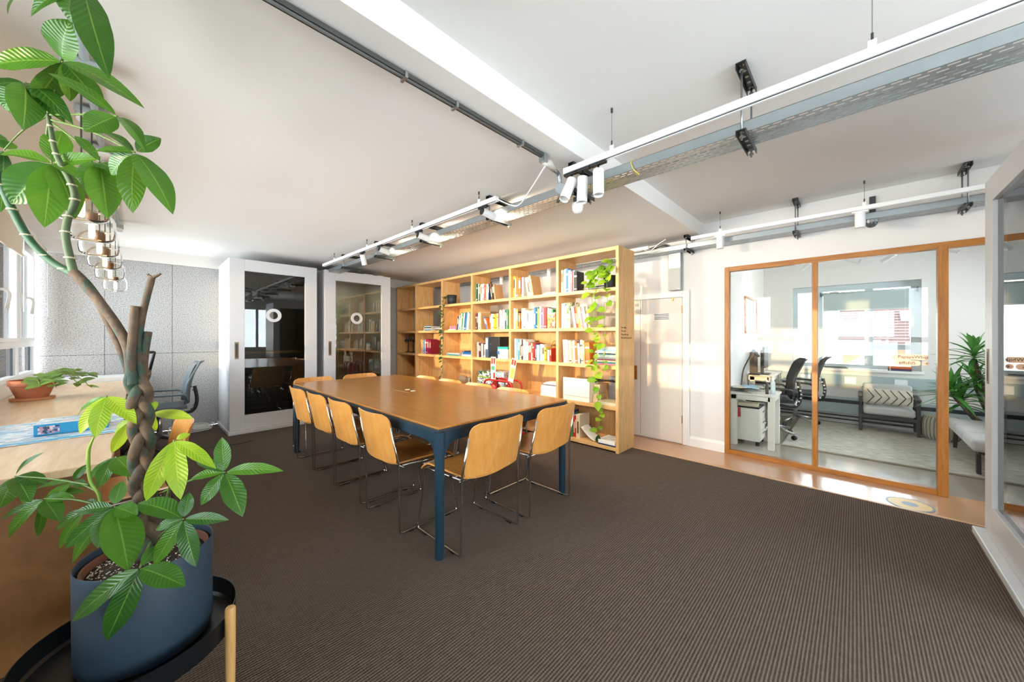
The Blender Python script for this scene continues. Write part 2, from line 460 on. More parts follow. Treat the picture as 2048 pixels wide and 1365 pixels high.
# window wall: low wall, lintel, glazing in bays
wl = MB()
wl.box(XL - 0.15, XL, YN, YF + 0.1, 0, 0.86); wl.box(XL - 0.15, XL, YN, YF + 0.1, 2.24, ZH)
wl.box(XL - 0.15, XL, YN, YN + 0.35, 0.86, 2.24)
struct(wl.build("wall_left", WALLW))
UPVC = mat("window_white_frame", "#EEF1F3", 0.35, vary=0.01)
GASK = mat("dark_window_gasket", "#3B434B", 0.5)
bays = [-2.85, -1.75, -0.62, 0.50, 1.27, 2.05, 2.95, 3.80, 4.90, 5.86, YF - 0.06]
for i, (a, b) in enumerate(zip(bays[:-1], bays[1:])):
    w = struct(MB().box(XL - 0.09, XL - 0.02, a, b, 0.86, 0.90).box(XL - 0.09, XL - 0.02, a, b, 2.19, 2.24)
               .box(XL - 0.09, XL - 0.02, a, a + 0.035, 0.90, 2.19).box(XL - 0.09, XL - 0.02, b - 0.035, b, 0.90, 2.19)
               .box(XL - 0.09, XL - 0.02, a + 0.035, b - 0.035, 1.165, 1.225).build("window_%d" % (i + 1), UPVC, bevel=0.004))
    w["_base"] = (0, 0, 0)
    MB().box(XL - 0.058, XL - 0.052, a + 0.03, b - 0.03, 0.89, 2.20).build("pane", CLEAR, w)
    g = MB()
    for yy in (a + 0.036, b - 0.046): g.box(XL - 0.068, XL - 0.045, yy, yy + 0.010, 0.90, 2.19)
    g.build("gasket", GASK, w)
    s = MB()
    for z0, z1 in ((1.225, 1.26), (2.155, 2.19)): s.box(XL - 0.05, XL - 0.012, a + 0.05, b - 0.05, z0, z1)
    for yy in (a + 0.05, b - 0.09): s.box(XL - 0.05, XL - 0.012, yy, yy + 0.04, 1.26, 2.155)
    s.build("sash", UPVC, w, bevel=0.004)
    h = MB().box(XL - 0.014, XL + 0.004, a + 0.062, a + 0.082, 1.56, 1.70)
    h.tube(bend([(XL, a + 0.072, 1.66), (XL + 0.05, a + 0.072, 1.66), (XL + 0.065, a + 0.072, 1.62), (XL + 0.05, a + 0.072, 1.50)], 0.03), [0.011] * 11 if False else 0.011, 8)
    h.build("handle", UPVC, w, True)
BLIND = mat("beige_roller_blind", "#DCD3C4", 0.8, vary=0.03)
def blind(y0, y1, zb, label):
    t = thing("roller_blind", label, "blind", (XL + 0.04, (y0 + y1) / 2, zb), group="roller blinds on the window wall")
    MB().cyl((XL + 0.04, y0, 2.26), (XL + 0.04, y1, 2.26), 0.028, n=14).build("roller", BLIND, t, True)
    MB().box(XL + 0.062, XL + 0.065, y0 + 0.02, y1 - 0.02, zb + 0.02, 2.26).build("fabric", BLIND, t)
    MB().box(XL + 0.055, XL + 0.072, y0 + 0.015, y1 - 0.015, zb, zb + 0.022).build("bottom_bar", BLIND, t, bevel=0.004)
    MB().cyl((XL + 0.07, y1 - 0.005, 1.5), (XL + 0.07, y1 - 0.005, 2.26), 0.003, n=6).build("chain", UPVC, t)
blind(3.75, 5.45, 2.0, "beige roller blind drawn a little way down beside the money tree")
blind(5.50, 6.64, 2.20, "beige roller blind rolled up over the farthest window")
blind(-0.60, 0.48, 1.75, "unseen beige roller blind added behind the camera to cut window light")  # added out of view to cut daylight from this bay
blind(0.53, 1.25, 1.42, "unseen beige roller blind added left of the camera to shape the sun patch")  # added out of view to trim the sun patch on the right wall
blind(2.08, 2.93, 2.02, "unseen beige roller blind added beside the money tree pot to trim window light")  # added out of view to hold back light on the window side
blind(2.97, 3.72, 2.02, "unseen beige roller blind added beyond the money tree to trim window light")  # also added out of view against too much light on the left
# wall behind the camera, with unseen windows added to fill the room with light
wn_ = MB()
wn_.box(XL - 0.15, XW + 0.1, YN - 0.15, YN, 0, 0.86); wn_.box(XL - 0.15, XW + 0.1, YN - 0.15, YN, 2.24, ZH)
wn_.box(XL - 0.15, -0.5, YN - 0.15, YN, 0.86, 2.24); wn_.box(3.9, XW + 0.1, YN - 0.15, YN, 0.86, 2.24)
struct(wn_.build("wall_near", WALLW))
for i in range(4):
    a = -0.5 + i * 1.1; b = a + 1.1
    w = struct(MB().box(a, b, YN - 0.09, YN - 0.02, 0.86, 0.90).box(a, b, YN - 0.09, YN - 0.02, 2.19, 2.24)
               .box(a, a + 0.035, YN - 0.09, YN - 0.02, 0.90, 2.19).box(b - 0.035, b, YN - 0.09, YN - 0.02, 0.90, 2.19)
               .build("window_%d" % (i + 11), UPVC)); w["_base"] = (0, 0, 0)
    MB().box(a + 0.03, b - 0.03, YN - 0.058, YN - 0.052, 0.89, 2.20).build("pane", CLEAR, w)
struct(MB().box(XW, XW + 0.12, YN - 0.15, YN, 0, ZH).build("wall_corner", WALLW))

# oak glazed screen to the office
sc = struct(MB().box(XW - 0.02, XW + 0.05, 0.985, 1.03, 0.0, 2.03).build("window_15", OAKF, bevel=0.003)); sc["_base"] = (0, 0, 0)
MB().box(XW - 0.02, XW + 0.05, 0.255, 0.297, 0.04, 1.985).build("mullion", OAKF, sc, bevel=0.003)
MB().box(XW - 0.025, XW + 0.06, -0.535, -0.478, 0.0, 2.0).build("door_post", OAKF, sc, bevel=0.003)
MB().box(XW - 0.02, XW + 0.05, -2.3, 0.985, 1.98, 2.03).build("head_rail", OAKF_Y, sc, bevel=0.003)
MB().box(XW - 0.02, XW + 0.05, -0.478, 0.985, 0.0, 0.045).build("bottom_rail", OAKF_Y, sc, bevel=0.003)
for a, b in ((0.29, 0.99), (-0.482, 0.26)):
    MB().box(XW + 0.012, XW + 0.020, a, b, 0.04, 1.985).build("pane", OFFICEGLASS, sc)
MB().box(XW - 0.02, XW + 0.05, -2.3, -1.45, 0.0, 1.98).build("side_panel", OAKF, sc)
# vinyl lettering on the office glass
PILL = mat("blush_vinyl", "#D9BFB2", 0.6, vary=0.01); INK = mat("dark_ink", "#2E2622", 0.7, vary=0)
sg = thing("glass_sign", "blush pill-shaped vinyl sign with colour name and arrow on office glass", "sign", (XW + 0.011, -0.335, 1.05))
def pill(y0, y1, zc, h):
    r = h / 2; p = []
    for k in range(9): a = math.pi / 2 + math.pi * k / 8; p.append((y0 + r + r * math.cos(a), zc + r * math.sin(a)))
    for k in range(9): a = -math.pi / 2 + math.pi * k / 8; p.append((y1 - r + r * math.cos(a), zc + r * math.sin(a)))
    return MB().prism(p, 'x', XW + 0.0105, XW + 0.0118)
pill(-0.437, -0.240, 1.104, 0.044).build("name_pill", PILL, sg)
pill(-0.392, -0.246, 1.054, 0.044).build("code_pill", PILL, sg)
pill(-0.437, -0.399, 1.054, 0.038).build("arrow_pill", PILL, sg)
TR = (R(90), 0, R(-90))
text_mesh("name_lettering", "PapayaWhip", 0.034, INK, sg, (XW + 0.0100, -0.262, 1.094), TR)
text_mesh("code_lettering", "#ffefd5", 0.034, INK, sg, (XW + 0.0100, -0.268, 1.043), TR)
MB().box(XW + 0.0098, XW + 0.0104, -0.428, -0.408, 1.0528, 1.0552).prism([(-0.428, 1.054), (-0.420, 1.061), (-0.418, 1.0595), (-0.424, 1.054), (-0.418, 1.0485), (-0.420, 1.047)], 'x', XW + 0.0098, XW + 0.0104).build("arrow", INK, sg)
# ================================================================== MEETING TABLE AND CHAIRS
TX0, TX1, TY0, TY1, TZ = 1.16, 2.42, 1.69, 4.46, 0.76
tb = thing("meeting_table", "long oak-topped meeting table with navy steel legs", "table", ((TX0 + TX1) / 2, (TY0 + TY1) / 2, 0))
# bevel-edged top in two boards that meet at the cable flap
ym = (TY0 + TY1) / 2
for a, b in ((TY0 + 0.006, ym - 0.0008), (ym + 0.0008, TY1 - 0.006)):
    MB().box(TX0 + 0.006, TX1 - 0.006, a, b, TZ - 0.012, TZ).build("table_top", OAK, tb, bevel=0.002)
MB().box(TX0 + 0.004, TX1 - 0.004, TY0 + 0.004, TY1 - 0.004, TZ - 0.030, TZ - 0.0125).build("under_board", mat("dark_edge_band", "#2A2F33", 0.5), tb, bevel=0.003)
for nm, b in (("side_rail", (TX0 + 0.012, TX0 + 0.05, TY0 + 0.06, TY1 - 0.06)), ("side_rail", (TX1 - 0.05, TX1 - 0.012, TY0 + 0.06, TY1 - 0.06)),
              ("end_rail", (TX0 + 0.06, TX1 - 0.06, TY0 + 0.012, TY0 + 0.05)), ("end_rail", (TX0 + 0.06, TX1 - 0.06, TY1 - 0.05, TY1 - 0.012))):
    MB().box(*b, TZ - 0.095, TZ - 0.03).build(nm, NAVY, tb, bevel=0.006)
for sx in (0, 1):
    for sy in (0, 1):
        cx = TX0 + 0.034 if sx == 0 else TX1 - 0.034; cy = TY0 + 0.034 if sy == 0 else TY1 - 0.034
        dx = 1 if sx == 0 else -1; dy = 1 if sy == 0 else -1
        m = MB().lathe([(0.024, 0.0), (0.026, 0.01), (0.028, 0.55), (0.032, 0.64), (0.033, TZ - 0.03)], 20, (cx, cy, 0))
        lg = autosmooth(m.build("leg", NAVY, tb))
        q = MB()
        for ax in ('x', 'y'):   # cast corner brackets that sweep from the leg into the rails
            p = [(0.02, TZ - 0.03), (0.11, TZ - 0.03), (0.11, TZ - 0.095)]
            for k in range(7):
                a = math.pi / 2 * k / 6
                p.append((0.11 - 0.08 * math.sin(a), TZ - 0.095 - 0.08 * (1 - math.cos(a))))
            p.append((0.02, TZ - 0.175))
            if ax == 'x': q.prism([(cx + dx * u, z) for u, z in p], 'y', cy - 0.019, cy + 0.019)
            else: q.prism([(cy + dy * u, z) for u, z in p], 'x', cx - 0.019, cx + 0.019)
        q.build("corner_bracket", NAVY, lg)
fl_ = MB().box(1.70, 1.705, 2.93, 3.22, TZ, TZ + 0.0006).build("flap_joint", mat("pale_joint", "#D9B988", 0.5), tb)
for y in (3.02, 3.13): MB().lathe([(0.024, 0), (0.022, 0.003), (0.0001, 0.003)], 16, (1.79 + (y - 3.02) * .05, y, TZ)).build("cable_cap", mat("cream_cap", "#E6D9BC", 0.4), tb)

def make_chair():
    t = thing("stacking_chair", "proto", "chair", (0, 0, 0), local=True, group="plywood stacking chairs around the meeting table")
    def back(u, v):
        z = 0.458 + 0.320 * v
        q = max(0, (v - 0.82) / 0.18)
        w = 0.222 - 0.055 * (1 - math.sqrt(max(0, 1 - q * q))) - 0.01 * max(0, (0.15 - v) / 0.15) ** 2
        x = (u * 2 - 1) * w
        y = -0.235 - 0.045 * (1 - (x / 0.222) ** 2) - 0.055 * v - 0.012 * v * v
        z2 = z
        return (x, y, z2)
    b = autosmooth(MB().sheet(back, 16, 24, 0.010).build("backrest", CHAIRPLY, t))
    def seat(u, v):
        x = (u * 2 - 1) * (0.205 + 0.015 * v); y = -0.225 + 0.44 * v
        cup = 1 - (u * 2 - 1) ** 2
        z = 0.452 - 0.030 * cup * (1 - v) ** 1.5 - 0.010 * cup * v - 0.05 * max(0, (v - 0.78) / 0.22) ** 2
        return (x, y, z)
    autosmooth(MB().sheet(lambda u, v: seat(u, v), 14, 14, 0.010).build("seat", CHAIRPLY, t))
    for s in (-1, 1):
        pts = bend([(s * 0.222, -0.285, 0.70), (s * 0.236, -0.238, 0.46), (s * 0.240, -0.232, 0.012), (s * 0.240, 0.225, 0.012), (s * 0.228, 0.150, 0.425), (s * 0.215, -0.200, 0.435)], 0.022, 4)
        MB().tube(pts, 0.0066, 8).build("side_frame", CHROME, t, True)
        for y in (-0.15, 0.14): MB().box(s * 0.240 - 0.007, s * 0.240 + 0.007, y - 0.02, y + 0.02, 0.0, 0.008).build("glide", BLACK, t)
    MB().tube([(-0.228, 0.150, 0.422), (0.228, 0.150, 0.422)], 0.0055, 8).build("cross_rod", CHROME, t, True)
    MB().tube([(-0.215, -0.19, 0.420), (0.215, -0.19, 0.420)], 0.0055, 8).build("cross_rod", CHROME, t, True)
    return t
chair0 = make_chair()
cat_spots = [
    ((1.365, 3.935), -90, "plywood chair on the window side of the table, nearest the white pods"),
    ((1.375, 3.435), -90, "plywood chair on the window side, second from the white pods"),
    ((1.385, 2.935), -90, "plywood chair on the window side, third from the white pods"),
    ((1.385, 2.345), -90, "plywood chair on the window side, closest to the camera"),
    ((1.515, 1.865), 0, "plywood chair at the near table end beside the front navy leg"),
    ((2.115, 1.865), 0, "plywood chair at the near table end, on the bookcase side"),
    ((2.150, 3.835), 90, "plywood chair on the bookcase side, farthest from the camera"),
    ((2.150, 3.34), 90, "plywood chair on the bookcase side, second farthest from the camera"),
    ((2.150, 2.845), 90, "plywood chair on the bookcase side, in front of the board games"),
    ((2.150, 2.35), 90, "plywood chair on the bookcase side, in front of the red extinguisher stand"),
    ((1.46, 4.42), 180, "plywood chair at the far table end, in front of the left pod"),
    ((2.02, 4.42), 180, "plywood chair at the far table end, in front of the second pod"),
    ((-0.10, 3.60), 84, "plywood stacking chair drawn up to the long window desk"),
]
for i, ((x, y), a, lab) in enumerate(cat_spots):
    c = chair0 if i == 0 else copy_tree(chair0)
    c.location = (x, y, 0); c.rotation_euler = (0, 0, R(a + (0 if i < 12 else 0))); c["label"] = lab
c["group"] = "plywood stacking chairs by the window desk"; del c["group"]
c.location = (-0.125, 2.90, 0); c.rotation_euler = (0, 0, R(93))

# ================================================================== PHONE PODS
FELTG = mat("pod_grey_felt", "#7E827C", 0.95, vary=0.25, vscale=40, bump=0.3, bscale=90)
def pod(x0, x1, yf, yb, zt, label, lit=False, flip=False):
    """yf front plane, yb back plane"""
    s = 1 if yb > yf else -1
    t = thing("phone_pod", label, "phone pod", ((x0 + x1) / 2, (yf + yb) / 2, 0))
    Y = lambda d: yf + s * d
    def bx(m, a, b, d0, d1, z0, z1):
        ya, yb_ = sorted((Y(d0), Y(d1))); return m.box(a, b, ya, yb_, z0, z1)
    D = abs(yb - yf)
    bx(MB(), x0 - 0.02, x1 + 0.02, -0.05, D, 0.0, 0.045).build("plinth", PODW, t, bevel=0.006)
    bx(MB(), x0, x0 + 0.05, 0.045, D, 0.045, zt - 0.05).build("side_panel", PODW, t, bevel=0.003)
    bx(MB(), x1 - 0.05, x1, 0.045, D, 0.045, zt - 0.05).build("side_panel", PODW, t, bevel=0.003)
    bx(MB(), x0, x1, 0.045, D, zt - 0.05, zt).build("roof_panel", PODW, t, bevel=0.003)
    bx(MB(), x0 + 0.05, x1 - 0.05, D - 0.04, D - 0.005, 0.045, zt - 0.05).build("back_panel", FELTG, t)
    for a, b in ((x0 + 0.05, x0 + 0.058), (x1 - 0.058, x1 - 0.05)): bx(MB(), a, b, 0.06, D - 0.04, 0.05, zt - 0.05).build("felt_lining", FELTG, t)
    w = 0.16
    # door: four wide white frame members round a smoked pane
    dr = bx(MB(), x0, x0 + w, 0.0, 0.043, 0.048, zt - 0.002).build("door_stile", PODW, t, bevel=0.002)
    bx(MB(), x1 - w, x1, 0.0, 0.043, 0.048, zt - 0.002).build("door_stile", PODW, t, bevel=0.002)
    bx(MB(), x0 + w, x1 - w, 0.0, 0.043, zt - 0.155, zt - 0.002).build("door_top_rail", PODW, t, bevel=0.002)
    bx(MB(), x0 + w, x1 - w, 0.0, 0.043, 0.048, 0.235).build("door_bottom_rail", PODW, t, bevel=0.002)
    pn = bx(MB(), x0 + w, x1 - w, 0.022, 0.030, 0.235, zt - 0.155).build("smoked_pane", SMOKE, t)
    hx = (x0 + 0.075) if not flip else (x1 - 0.075)
    bx(MB(), hx - 0.022, hx + 0.022, -0.003, 0.002, 0.98, 1.20).build("flush_pull", mat("pull_dark_oak", "#8C7A63", 0.5), dr, bevel=0.002)
    bx(MB(), hx - 0.012, hx + 0.012, -0.0035, 0.001, 1.0, 1.18).build("pull_recess_shade", mat("pull_shadow", "#4E4438", 0.7), dr)  # dark plate on the pull, its colour gives the shade of a hollow
    # inside: shelf, lamp strip, stool
    bx(MB(), x0 + 0.06, x1 - 0.06, D - 0.36, D - 0.04, 1.02, 1.05).build("shelf", BIRCH, t)
    xm = (x0 + x1) / 2
    bx(MB(), xm - 0.26, xm + 0.18, 0.40, 0.44, zt - 0.09, zt - 0.065).build("lamp_strip", mat("pod_lamp_lit" if lit else "pod_lamp", "#FFF2D8", 0.4, emit="#FFE9BE", estr=9.0 if lit else 1.2), t)
    if lit:
        la = bpy.data.lights.new("pod_lamp_glow", 'AREA'); la.shape = 'RECTANGLE'; la.size = 0.44; la.size_y = 0.04; la.energy = 6.0; la.color = (1.0, 0.9, 0.7)
        lo = bpy.data.objects.new("pod_lamp_glow", la); COL.objects.link(lo); lo.parent = t; lo.location = (-0.04, Y(0.42) - (yf + yb) / 2, zt - 0.094)
    rg = MB()
    rx = x0 + w + 0.33 if not flip else xm
    pr = [(0.092, 0.0), (0.092, 0.012), (0.052, 0.012), (0.052, 0.0)]
    n = 28; v = []; f = []
    for r_, h_ in pr:
        for j in range(n):
            a = 2 * math.pi * j / n
            v.append((rx + r_ * math.cos(a), Y(0.021 - h_), 1.565 + r_ * math.sin(a)))
    for i in range(4):
        for j in range(n):
            f.append((i * n + j, i * n + (j + 1) % n, ((i + 1) % 4) * n + (j + 1) % n, ((i + 1) % 4) * n + j))
    if not flip: rg.add(v, f).build("ring_motif", PODW, pn)
    return t
pod(0.795, 1.832, 5.80, YF - 0.005, 2.295, "left white phone pod with smoked glass door, beside the grey panels")
pod(1.940, 3.003, 5.80, YF - 0.005, 2.295, "lit white phone pod with smoked glass door, nearer the bookcase", lit=True)
for k, (x, w_) in enumerate(((2.62, 0.16), (2.86, 0.11))):
    solo("adapter_box", MB().box(x, x + w_, 5.98, 6.10, 2.2955, 2.335), WHITE, ["wider white adapter box lying on the second pod's roof", "narrower white adapter box lying on the second pod's roof"][k], "box", bevel=0.004)
pod(2.70, 3.745, -0.60, -1.52, 2.26, "cream-white phone pod cut off by the right picture edge", flip=True)

# ================================================================== BOOKCASE
BX0, BX1 = 3.585, 3.965
COLS = [1.862, 2.665, 3.485, 4.315, 5.115, 5.955, 6.655]       # divider positions along y (near end first)
BT = 0.036
SHELF_Z = [0.02, 0.465, 0.913, 1.338, 1.775, 2.222]            # undersides
bc = thing("bookcase", "tall birch plywood bookcase of six open bays along the right side", "bookcase", ((BX0 + BX1) / 2, 4.26, 0))
for i, y in enumerate(COLS):
    MB().box(BX0, BX1, y - BT / 2, y + BT / 2, 0.0, 2.262).build("upright", BIRCH, bc, bevel=0.0015, seg=1)
for z in SHELF_Z:
    for a, b in zip(COLS[:-1], COLS[1:]):
        MB().box(BX0 + 0.002, BX1 - 0.002, a + BT / 2, b - BT / 2, z, z + 0.040).build("shelf", BIRCH_Y, bc, bevel=0.0015, seg=1)
for ci, (a, b) in enumerate(zip(COLS[:-1], COLS[1:])):
    for ri in range(5):              # ri 0 = lowest row
        if ri >= 3 and not (ri == 3 and ci == 3): continue
        MB().box(BX1 - 0.012, BX1 - 0.003, a + BT / 2, b - BT / 2, SHELF_Z[ri] + 0.04, SHELF_Z[ri + 1]).build("back_panel", BIRCH, bc)
for k, ln in enumerate(("No riding.", "No cats.", "No grown ups.", "No work in pen gear.")):
    text_mesh("end_lettering", ln, 0.030, mat("brown_ink", "#5A3C1E", 0.7, vary=0), bc, (BX0 + 0.06, COLS[0] - BT / 2 - 0.0006, 1.365 - k * 0.038), (R(90), 0, 0))

# ---- books: each one a thing of its own
rnd = random.Random(11)
PAGES = mat("book_pages", "#EDE4D0", 0.85)
CN = {"white": "#DAD6CC", "cream": "#D8CAA9", "grey": "#9B9C9A", "black": "#1E1E20", "red": "#B93327", "crimson": "#8E1F33", "orange": "#D9722B", "yellow": "#E2BC3B",
      "green": "#3E8A57", "teal": "#2B8C93", "blue": "#2F6FB0", "navy": "#253A63", "lightblue": "#8CB9D6", "pink": "#D8758C", "magenta": "#9C2457", "tan": "#C79C6B",
      "brown": "#6B4A30", "lime": "#A9BE4B", "purple": "#5D4A86", "mint": "#A9D3BF"}
NICE = {"lightblue": "light blue"}
BMATS = {k: mat("book_" + k, v, 0.5, vary=0.08, vscale=25) for k, v in CN.items()}
LBL = {"white": "grey", "cream": "brown", "black": "white", "red": "cream", "blue": "white", "navy": "cream", "teal": "white", "orange": "white", "green": "cream", "yellow": "black", "grey": "black"}
BOOK_CACHE = {}
def book_mesh(t, h, d, col, style):
    key = (round(t, 3), round(h, 3), round(d, 3), col, style)
    if key in BOOK_CACHE: return BOOK_CACHE[key]
    m = MB(); c = 0.0022
    # cover: spine and two boards; pages inset; a title block proud of the spine
    m.box(0, c, -t / 2, t / 2, 0, h)
    m.box(c, d, -t / 2, -t / 2 + c, 0, h); m.box(c, d, t / 2 - c, t / 2, 0, h)
    m.cur = 1; m.box(c, d - 0.004, -t / 2 + c, t / 2 - c, 0.003, h - 0.003)
    m.cur = 2
    if style == 0: m.box(-0.0005, 0, -t * 0.32, t * 0.32, h * 0.45, h * 0.85)
    elif style == 1: m.box(-0.0005, 0, -t * 0.5, t * 0.5, h * 0.72, h * 0.80).box(-0.0005, 0, -t * 0.5, t * 0.5, h * 0.10, h * 0.14)
    elif style == 2: m.box(-0.0005, 0, -t * 0.22, t * 0.22, h * 0.20, h * 0.70)
    else: m.box(-0.0005, 0, -t * 0.40, t * 0.40, h * 0.06, h * 0.12)
    me = m.mesh("book", [BMATS[col], PAGES, BMATS[LBL.get(col, "cream")]])
    BOOK_CACHE[key] = me
    return me
ORD = ["first", "second", "third", "fourth", "fifth", "sixth", "seventh", "eighth", "ninth", "tenth", "eleventh", "twelfth", "thirteenth", "fourteenth", "fifteenth",
       "sixteenth", "seventeenth", "eighteenth", "nineteenth", "twentieth", "twenty-first", "twenty-second", "twenty-third", "twenty-fourth", "twenty-fifth", "twenty-sixth", "twenty-seventh", "twenty-eighth"]
ROWN = {5: "top", 4: "second", 3: "third", 2: "fourth", 1: "lowest"}
BAYN = ["rightmost bay", "second bay from right", "third bay from right", "third bay from left", "second bay from left", "leftmost bay"]
def shelf_top(row): return SHELF_Z[row - 1] + 0.0405
def bay(ci): return COLS[ci] + BT / 2, COLS[ci + 1] - BT / 2
def put_book(me, col, thick, loc, rot, row, ci, pos):
    o = bpy.data.objects.new("book", me); COL.objects.link(o)
    o.location = loc; o.rotation_euler = rot
    size = "slim" if thick < 0.018 else ("thick" if thick > 0.034 else "")
    lab = ("%s %s book, %s, %s shelf, %s" % (size, NICE.get(col, col), pos, ROWN[row], BAYN[ci])).strip()
    tag(o, lab, "book", "books on the %s shelf, %s" % (ROWN[row], BAYN[ci]))
    return o
def run(row, ci, start, spec, hmin=0.19, hmax=0.27, lean=0.0, gap=0.0008, first=1, setback=0.03):
    """upright books from the left (far side, high y) to the right; spec: colour names, optional (name, thickness, height)"""
    y1 = bay(ci)[1] - start; z = shelf_top(row); k = first - 1
    y = y1
    for s in spec:
        if isinstance(s, tuple): col, t, h = s
        else: col, t, h = s, rnd.uniform(0.013, 0.034), rnd.uniform(hmin, hmax)
        t = round(t, 3); h = round(h, 2); d = round(min(0.24, h * rnd.choice((0.68, 0.72, 0.78))), 2)
        me = book_mesh(t, h, d, col, rnd.randrange(4))
        a = lean
        w = t * math.cos(a) + (0.0 if a == 0 else 0.0)
        if a == 0:
            loc = (BX0 + setback + rnd.uniform(0, 0.022), y - t / 2, z)
        else:   # leaning to the left: rests on its lower left edge
            loc = (BX0 + setback + rnd.uniform(0, 0.015), y - t / 2 / math.cos(a), z + abs(math.sin(a)) * t / 2)
            w = t / math.cos(a)
        put_book(me, col, t, loc, (-a, 0, 0), row, ci, "%s from left" % ORD[k])
        y -= w + gap; k += 1
    return bay(ci)[1] - y
def stack(row, ci, ystart, spec, d=0.24, x=0.05, pile="its"):
    """books lying flat, from the bottom up, right ends at ystart; spec: (colour, thickness, length)"""
    z = shelf_top(row)
    for i, (col, t, ln) in enumerate(spec):
        me = book_mesh(t, ln, d - 0.01 * (i % 3), col, 3)
        o = put_book(me, col, t, (BX0 + x + 0.006 * (i % 2), bay(ci)[1] - ystart + ln, z + t / 2), (R(90), 0, 0), row, ci, "flat, %s up in %s pile" % (ORD[i], pile))
        o["group"] = "books lying flat, %s shelf, %s" % (ROWN[row], BAYN[ci])
        z += t + 0.0006
W, C_, K, G = "white", "cream", "black", "grey"
# top shelf (row 5)
e = run(5, 2, 0.03, [("green", .03, .28), ("black", .02, .27), ("white", .022, .27), ("brown", .02, .26), ("green", .018, .27), ("cream", .024, .26), ("white", .026, .26), ("cream", .03, .255), ("pink", .022, .24), ("red", .014, .25), ("tan", .024, .25), ("white", .028, .25), ("navy", .016, .25)])
run(5, 2, e + 0.055, [("brown", .035, .24), ("black", .036, .23), ("tan", .02, .225)], lean=0.16, first=14)
e = run(5, 1, 0.01, [("yellow", .036, .30), ("white", .022, .27), ("orange", .04, .275), ("orange", .045, .27), ("crimson", .016, .285), ("white", .03, .27)])
run(5, 1, e + 0.07, [("white", .03, .255), ("cream", .038, .26), ("white", .026, .28), ("tan", .018, .285)], lean=0.20, first=7)
stack(5, 1, 0.745, [("white", .016, .22), ("cream", .012, .20)])
run(5, 0, 0.02, [("cream", .024, .285), ("mint", .02, .28), ("lightblue", .022, .29), ("blue", .03, .29), ("lightblue", .034, .27), ("pink", .026, .25), ("mint", .022, .255), ("black", .042, .245)])
stack(5, 0, 0.62, [("navy", .016, .26), ("grey", .012, .25), ("black", .012, .24)])
# second shelf (row 4)
stack(4, 4, 0.42, [("blue", .022, .25), ("white", .018, .24), ("black", .02, .26), ("lightblue", .018, .23)], pile="left")
stack(4, 4, 0.75, [("brown", .02, .24), ("white", .022, .25), ("grey", .016, .24)], pile="right")
stack(4, 3, 0.30, [("white", .016, .20), ("pink", .03, .17), ("pink", .022, .16)])
run(4, 3, 0.36, [("navy", .03, .22), ("white", .022, .24), ("teal", .034, .28), ("white", .026, .265), ("green", .022, .27), ("mint", .034, .265), ("navy", .03, .28), ("blue", .022, .27), ("lightblue", .036, .28), ("white", .022, .26)], lean=-0.13)
e = run(4, 2, 0.02, [("brown", .028, .25), ("crimson", .02, .26), ("black", .02, .24), ("white", .026, .255), ("cream", .026, .265), ("tan", .02, .26)])
run(4, 2, e + 0.13, [("blue", .022, .2), ("orange", .016, .19)], lean=0.42, first=7)
run(4, 2, e + 0.20, [("orange", .024, .22), ("white", .028, .23), ("cream", .024, .235), ("yellow", .034, .22), ("yellow", .028, .225), ("cream", .024, .235), ("crimson", .018, .23), ("mint", .034, .285), ("white", .026, .27), ("pink", .02, .27), ("white", .036, .285), ("navy", .02, .28), ("purple", .018, .285), ("green", .034, .285)], first=9)
run(4, 1, 0.01, [("white", .032, .29), ("lime", .028, .27), ("tan", .024, .28), ("black", .02, .24), ("orange", .03, .22), ("brown", .02, .25), ("white", .036, .28), ("cream", .03, .285), ("white", .04, .25), ("grey", .02, .24), ("white", .034, .24), ("mint", .026, .245), ("white", .03, .25), ("blue", .034, .285), ("navy", .018, .28), ("green", .018, .275), ("yellow", .018, .26), ("white", .032, .29), ("purple", .024, .26), ("pink", .022, .26), ("red", .04, .265), ("navy", .02, .265), ("mint", .026, .26), ("white", .022, .25), ("green", .03, .245), ("cream", .04, .2)])
run(4, 0, 0.205, [("white", .034, .255), ("red", .022, .25), ("orange", .018, .25), ("lime", .024, .25), ("cream", .022, .25), ("pink", .022, .24), ("white", .03, .25), ("brown", .022, .23), ("cream", .024, .24)], lean=0.17)
# third shelf (row 3)
run(3, 4, 0.11, [("yellow", .016, .255), ("white", .02, .255), ("red", .014, .26), ("yellow", .016, .255), ("white", .02, .25), ("blue", .018, .255), ("lightblue", .016, .26), ("white", .02, .25), ("purple", .016, .26), ("magenta", .05, .265), ("magenta", .045, .255), ("crimson", .04, .25)])
stack(3, 3, 0.39, [("teal", .018, .36), ("white", .022, .34)], pile="left")
stack(3, 3, 0.755, [("white", .03, .29), ("blue", .034, .30), ("navy", .022, .26)], pile="right")
run(3, 2, 0.07, [("white", .034, .225), ("red", .018, .22), ("black", .022, .215), ("grey", .026, .21), ("white", .03, .21), ("black", .02, .21), ("white", .024, .2)])
run(3, 1, 0.04, [("white", .034, .29), ("lightblue", .026, .28), ("teal", .018, .285), ("cream", .03, .28), ("grey", .022, .26), ("black", .024, .27), ("white", .036, .28), ("mint", .034, .25), ("mint", .018, .24), ("red", .026, .235), ("red", .022, .24), ("cream", .03, .23), ("red", .026, .235), ("crimson", .018, .23), ("navy", .022, .22), ("white", .03, .215), ("lightblue", .02, .21), ("white", .044, .22), ("cream", .04, .215), ("yellow", .028, .18), ("green", .018, .16), ("white", .026, .15), ("red", .022, .17)])
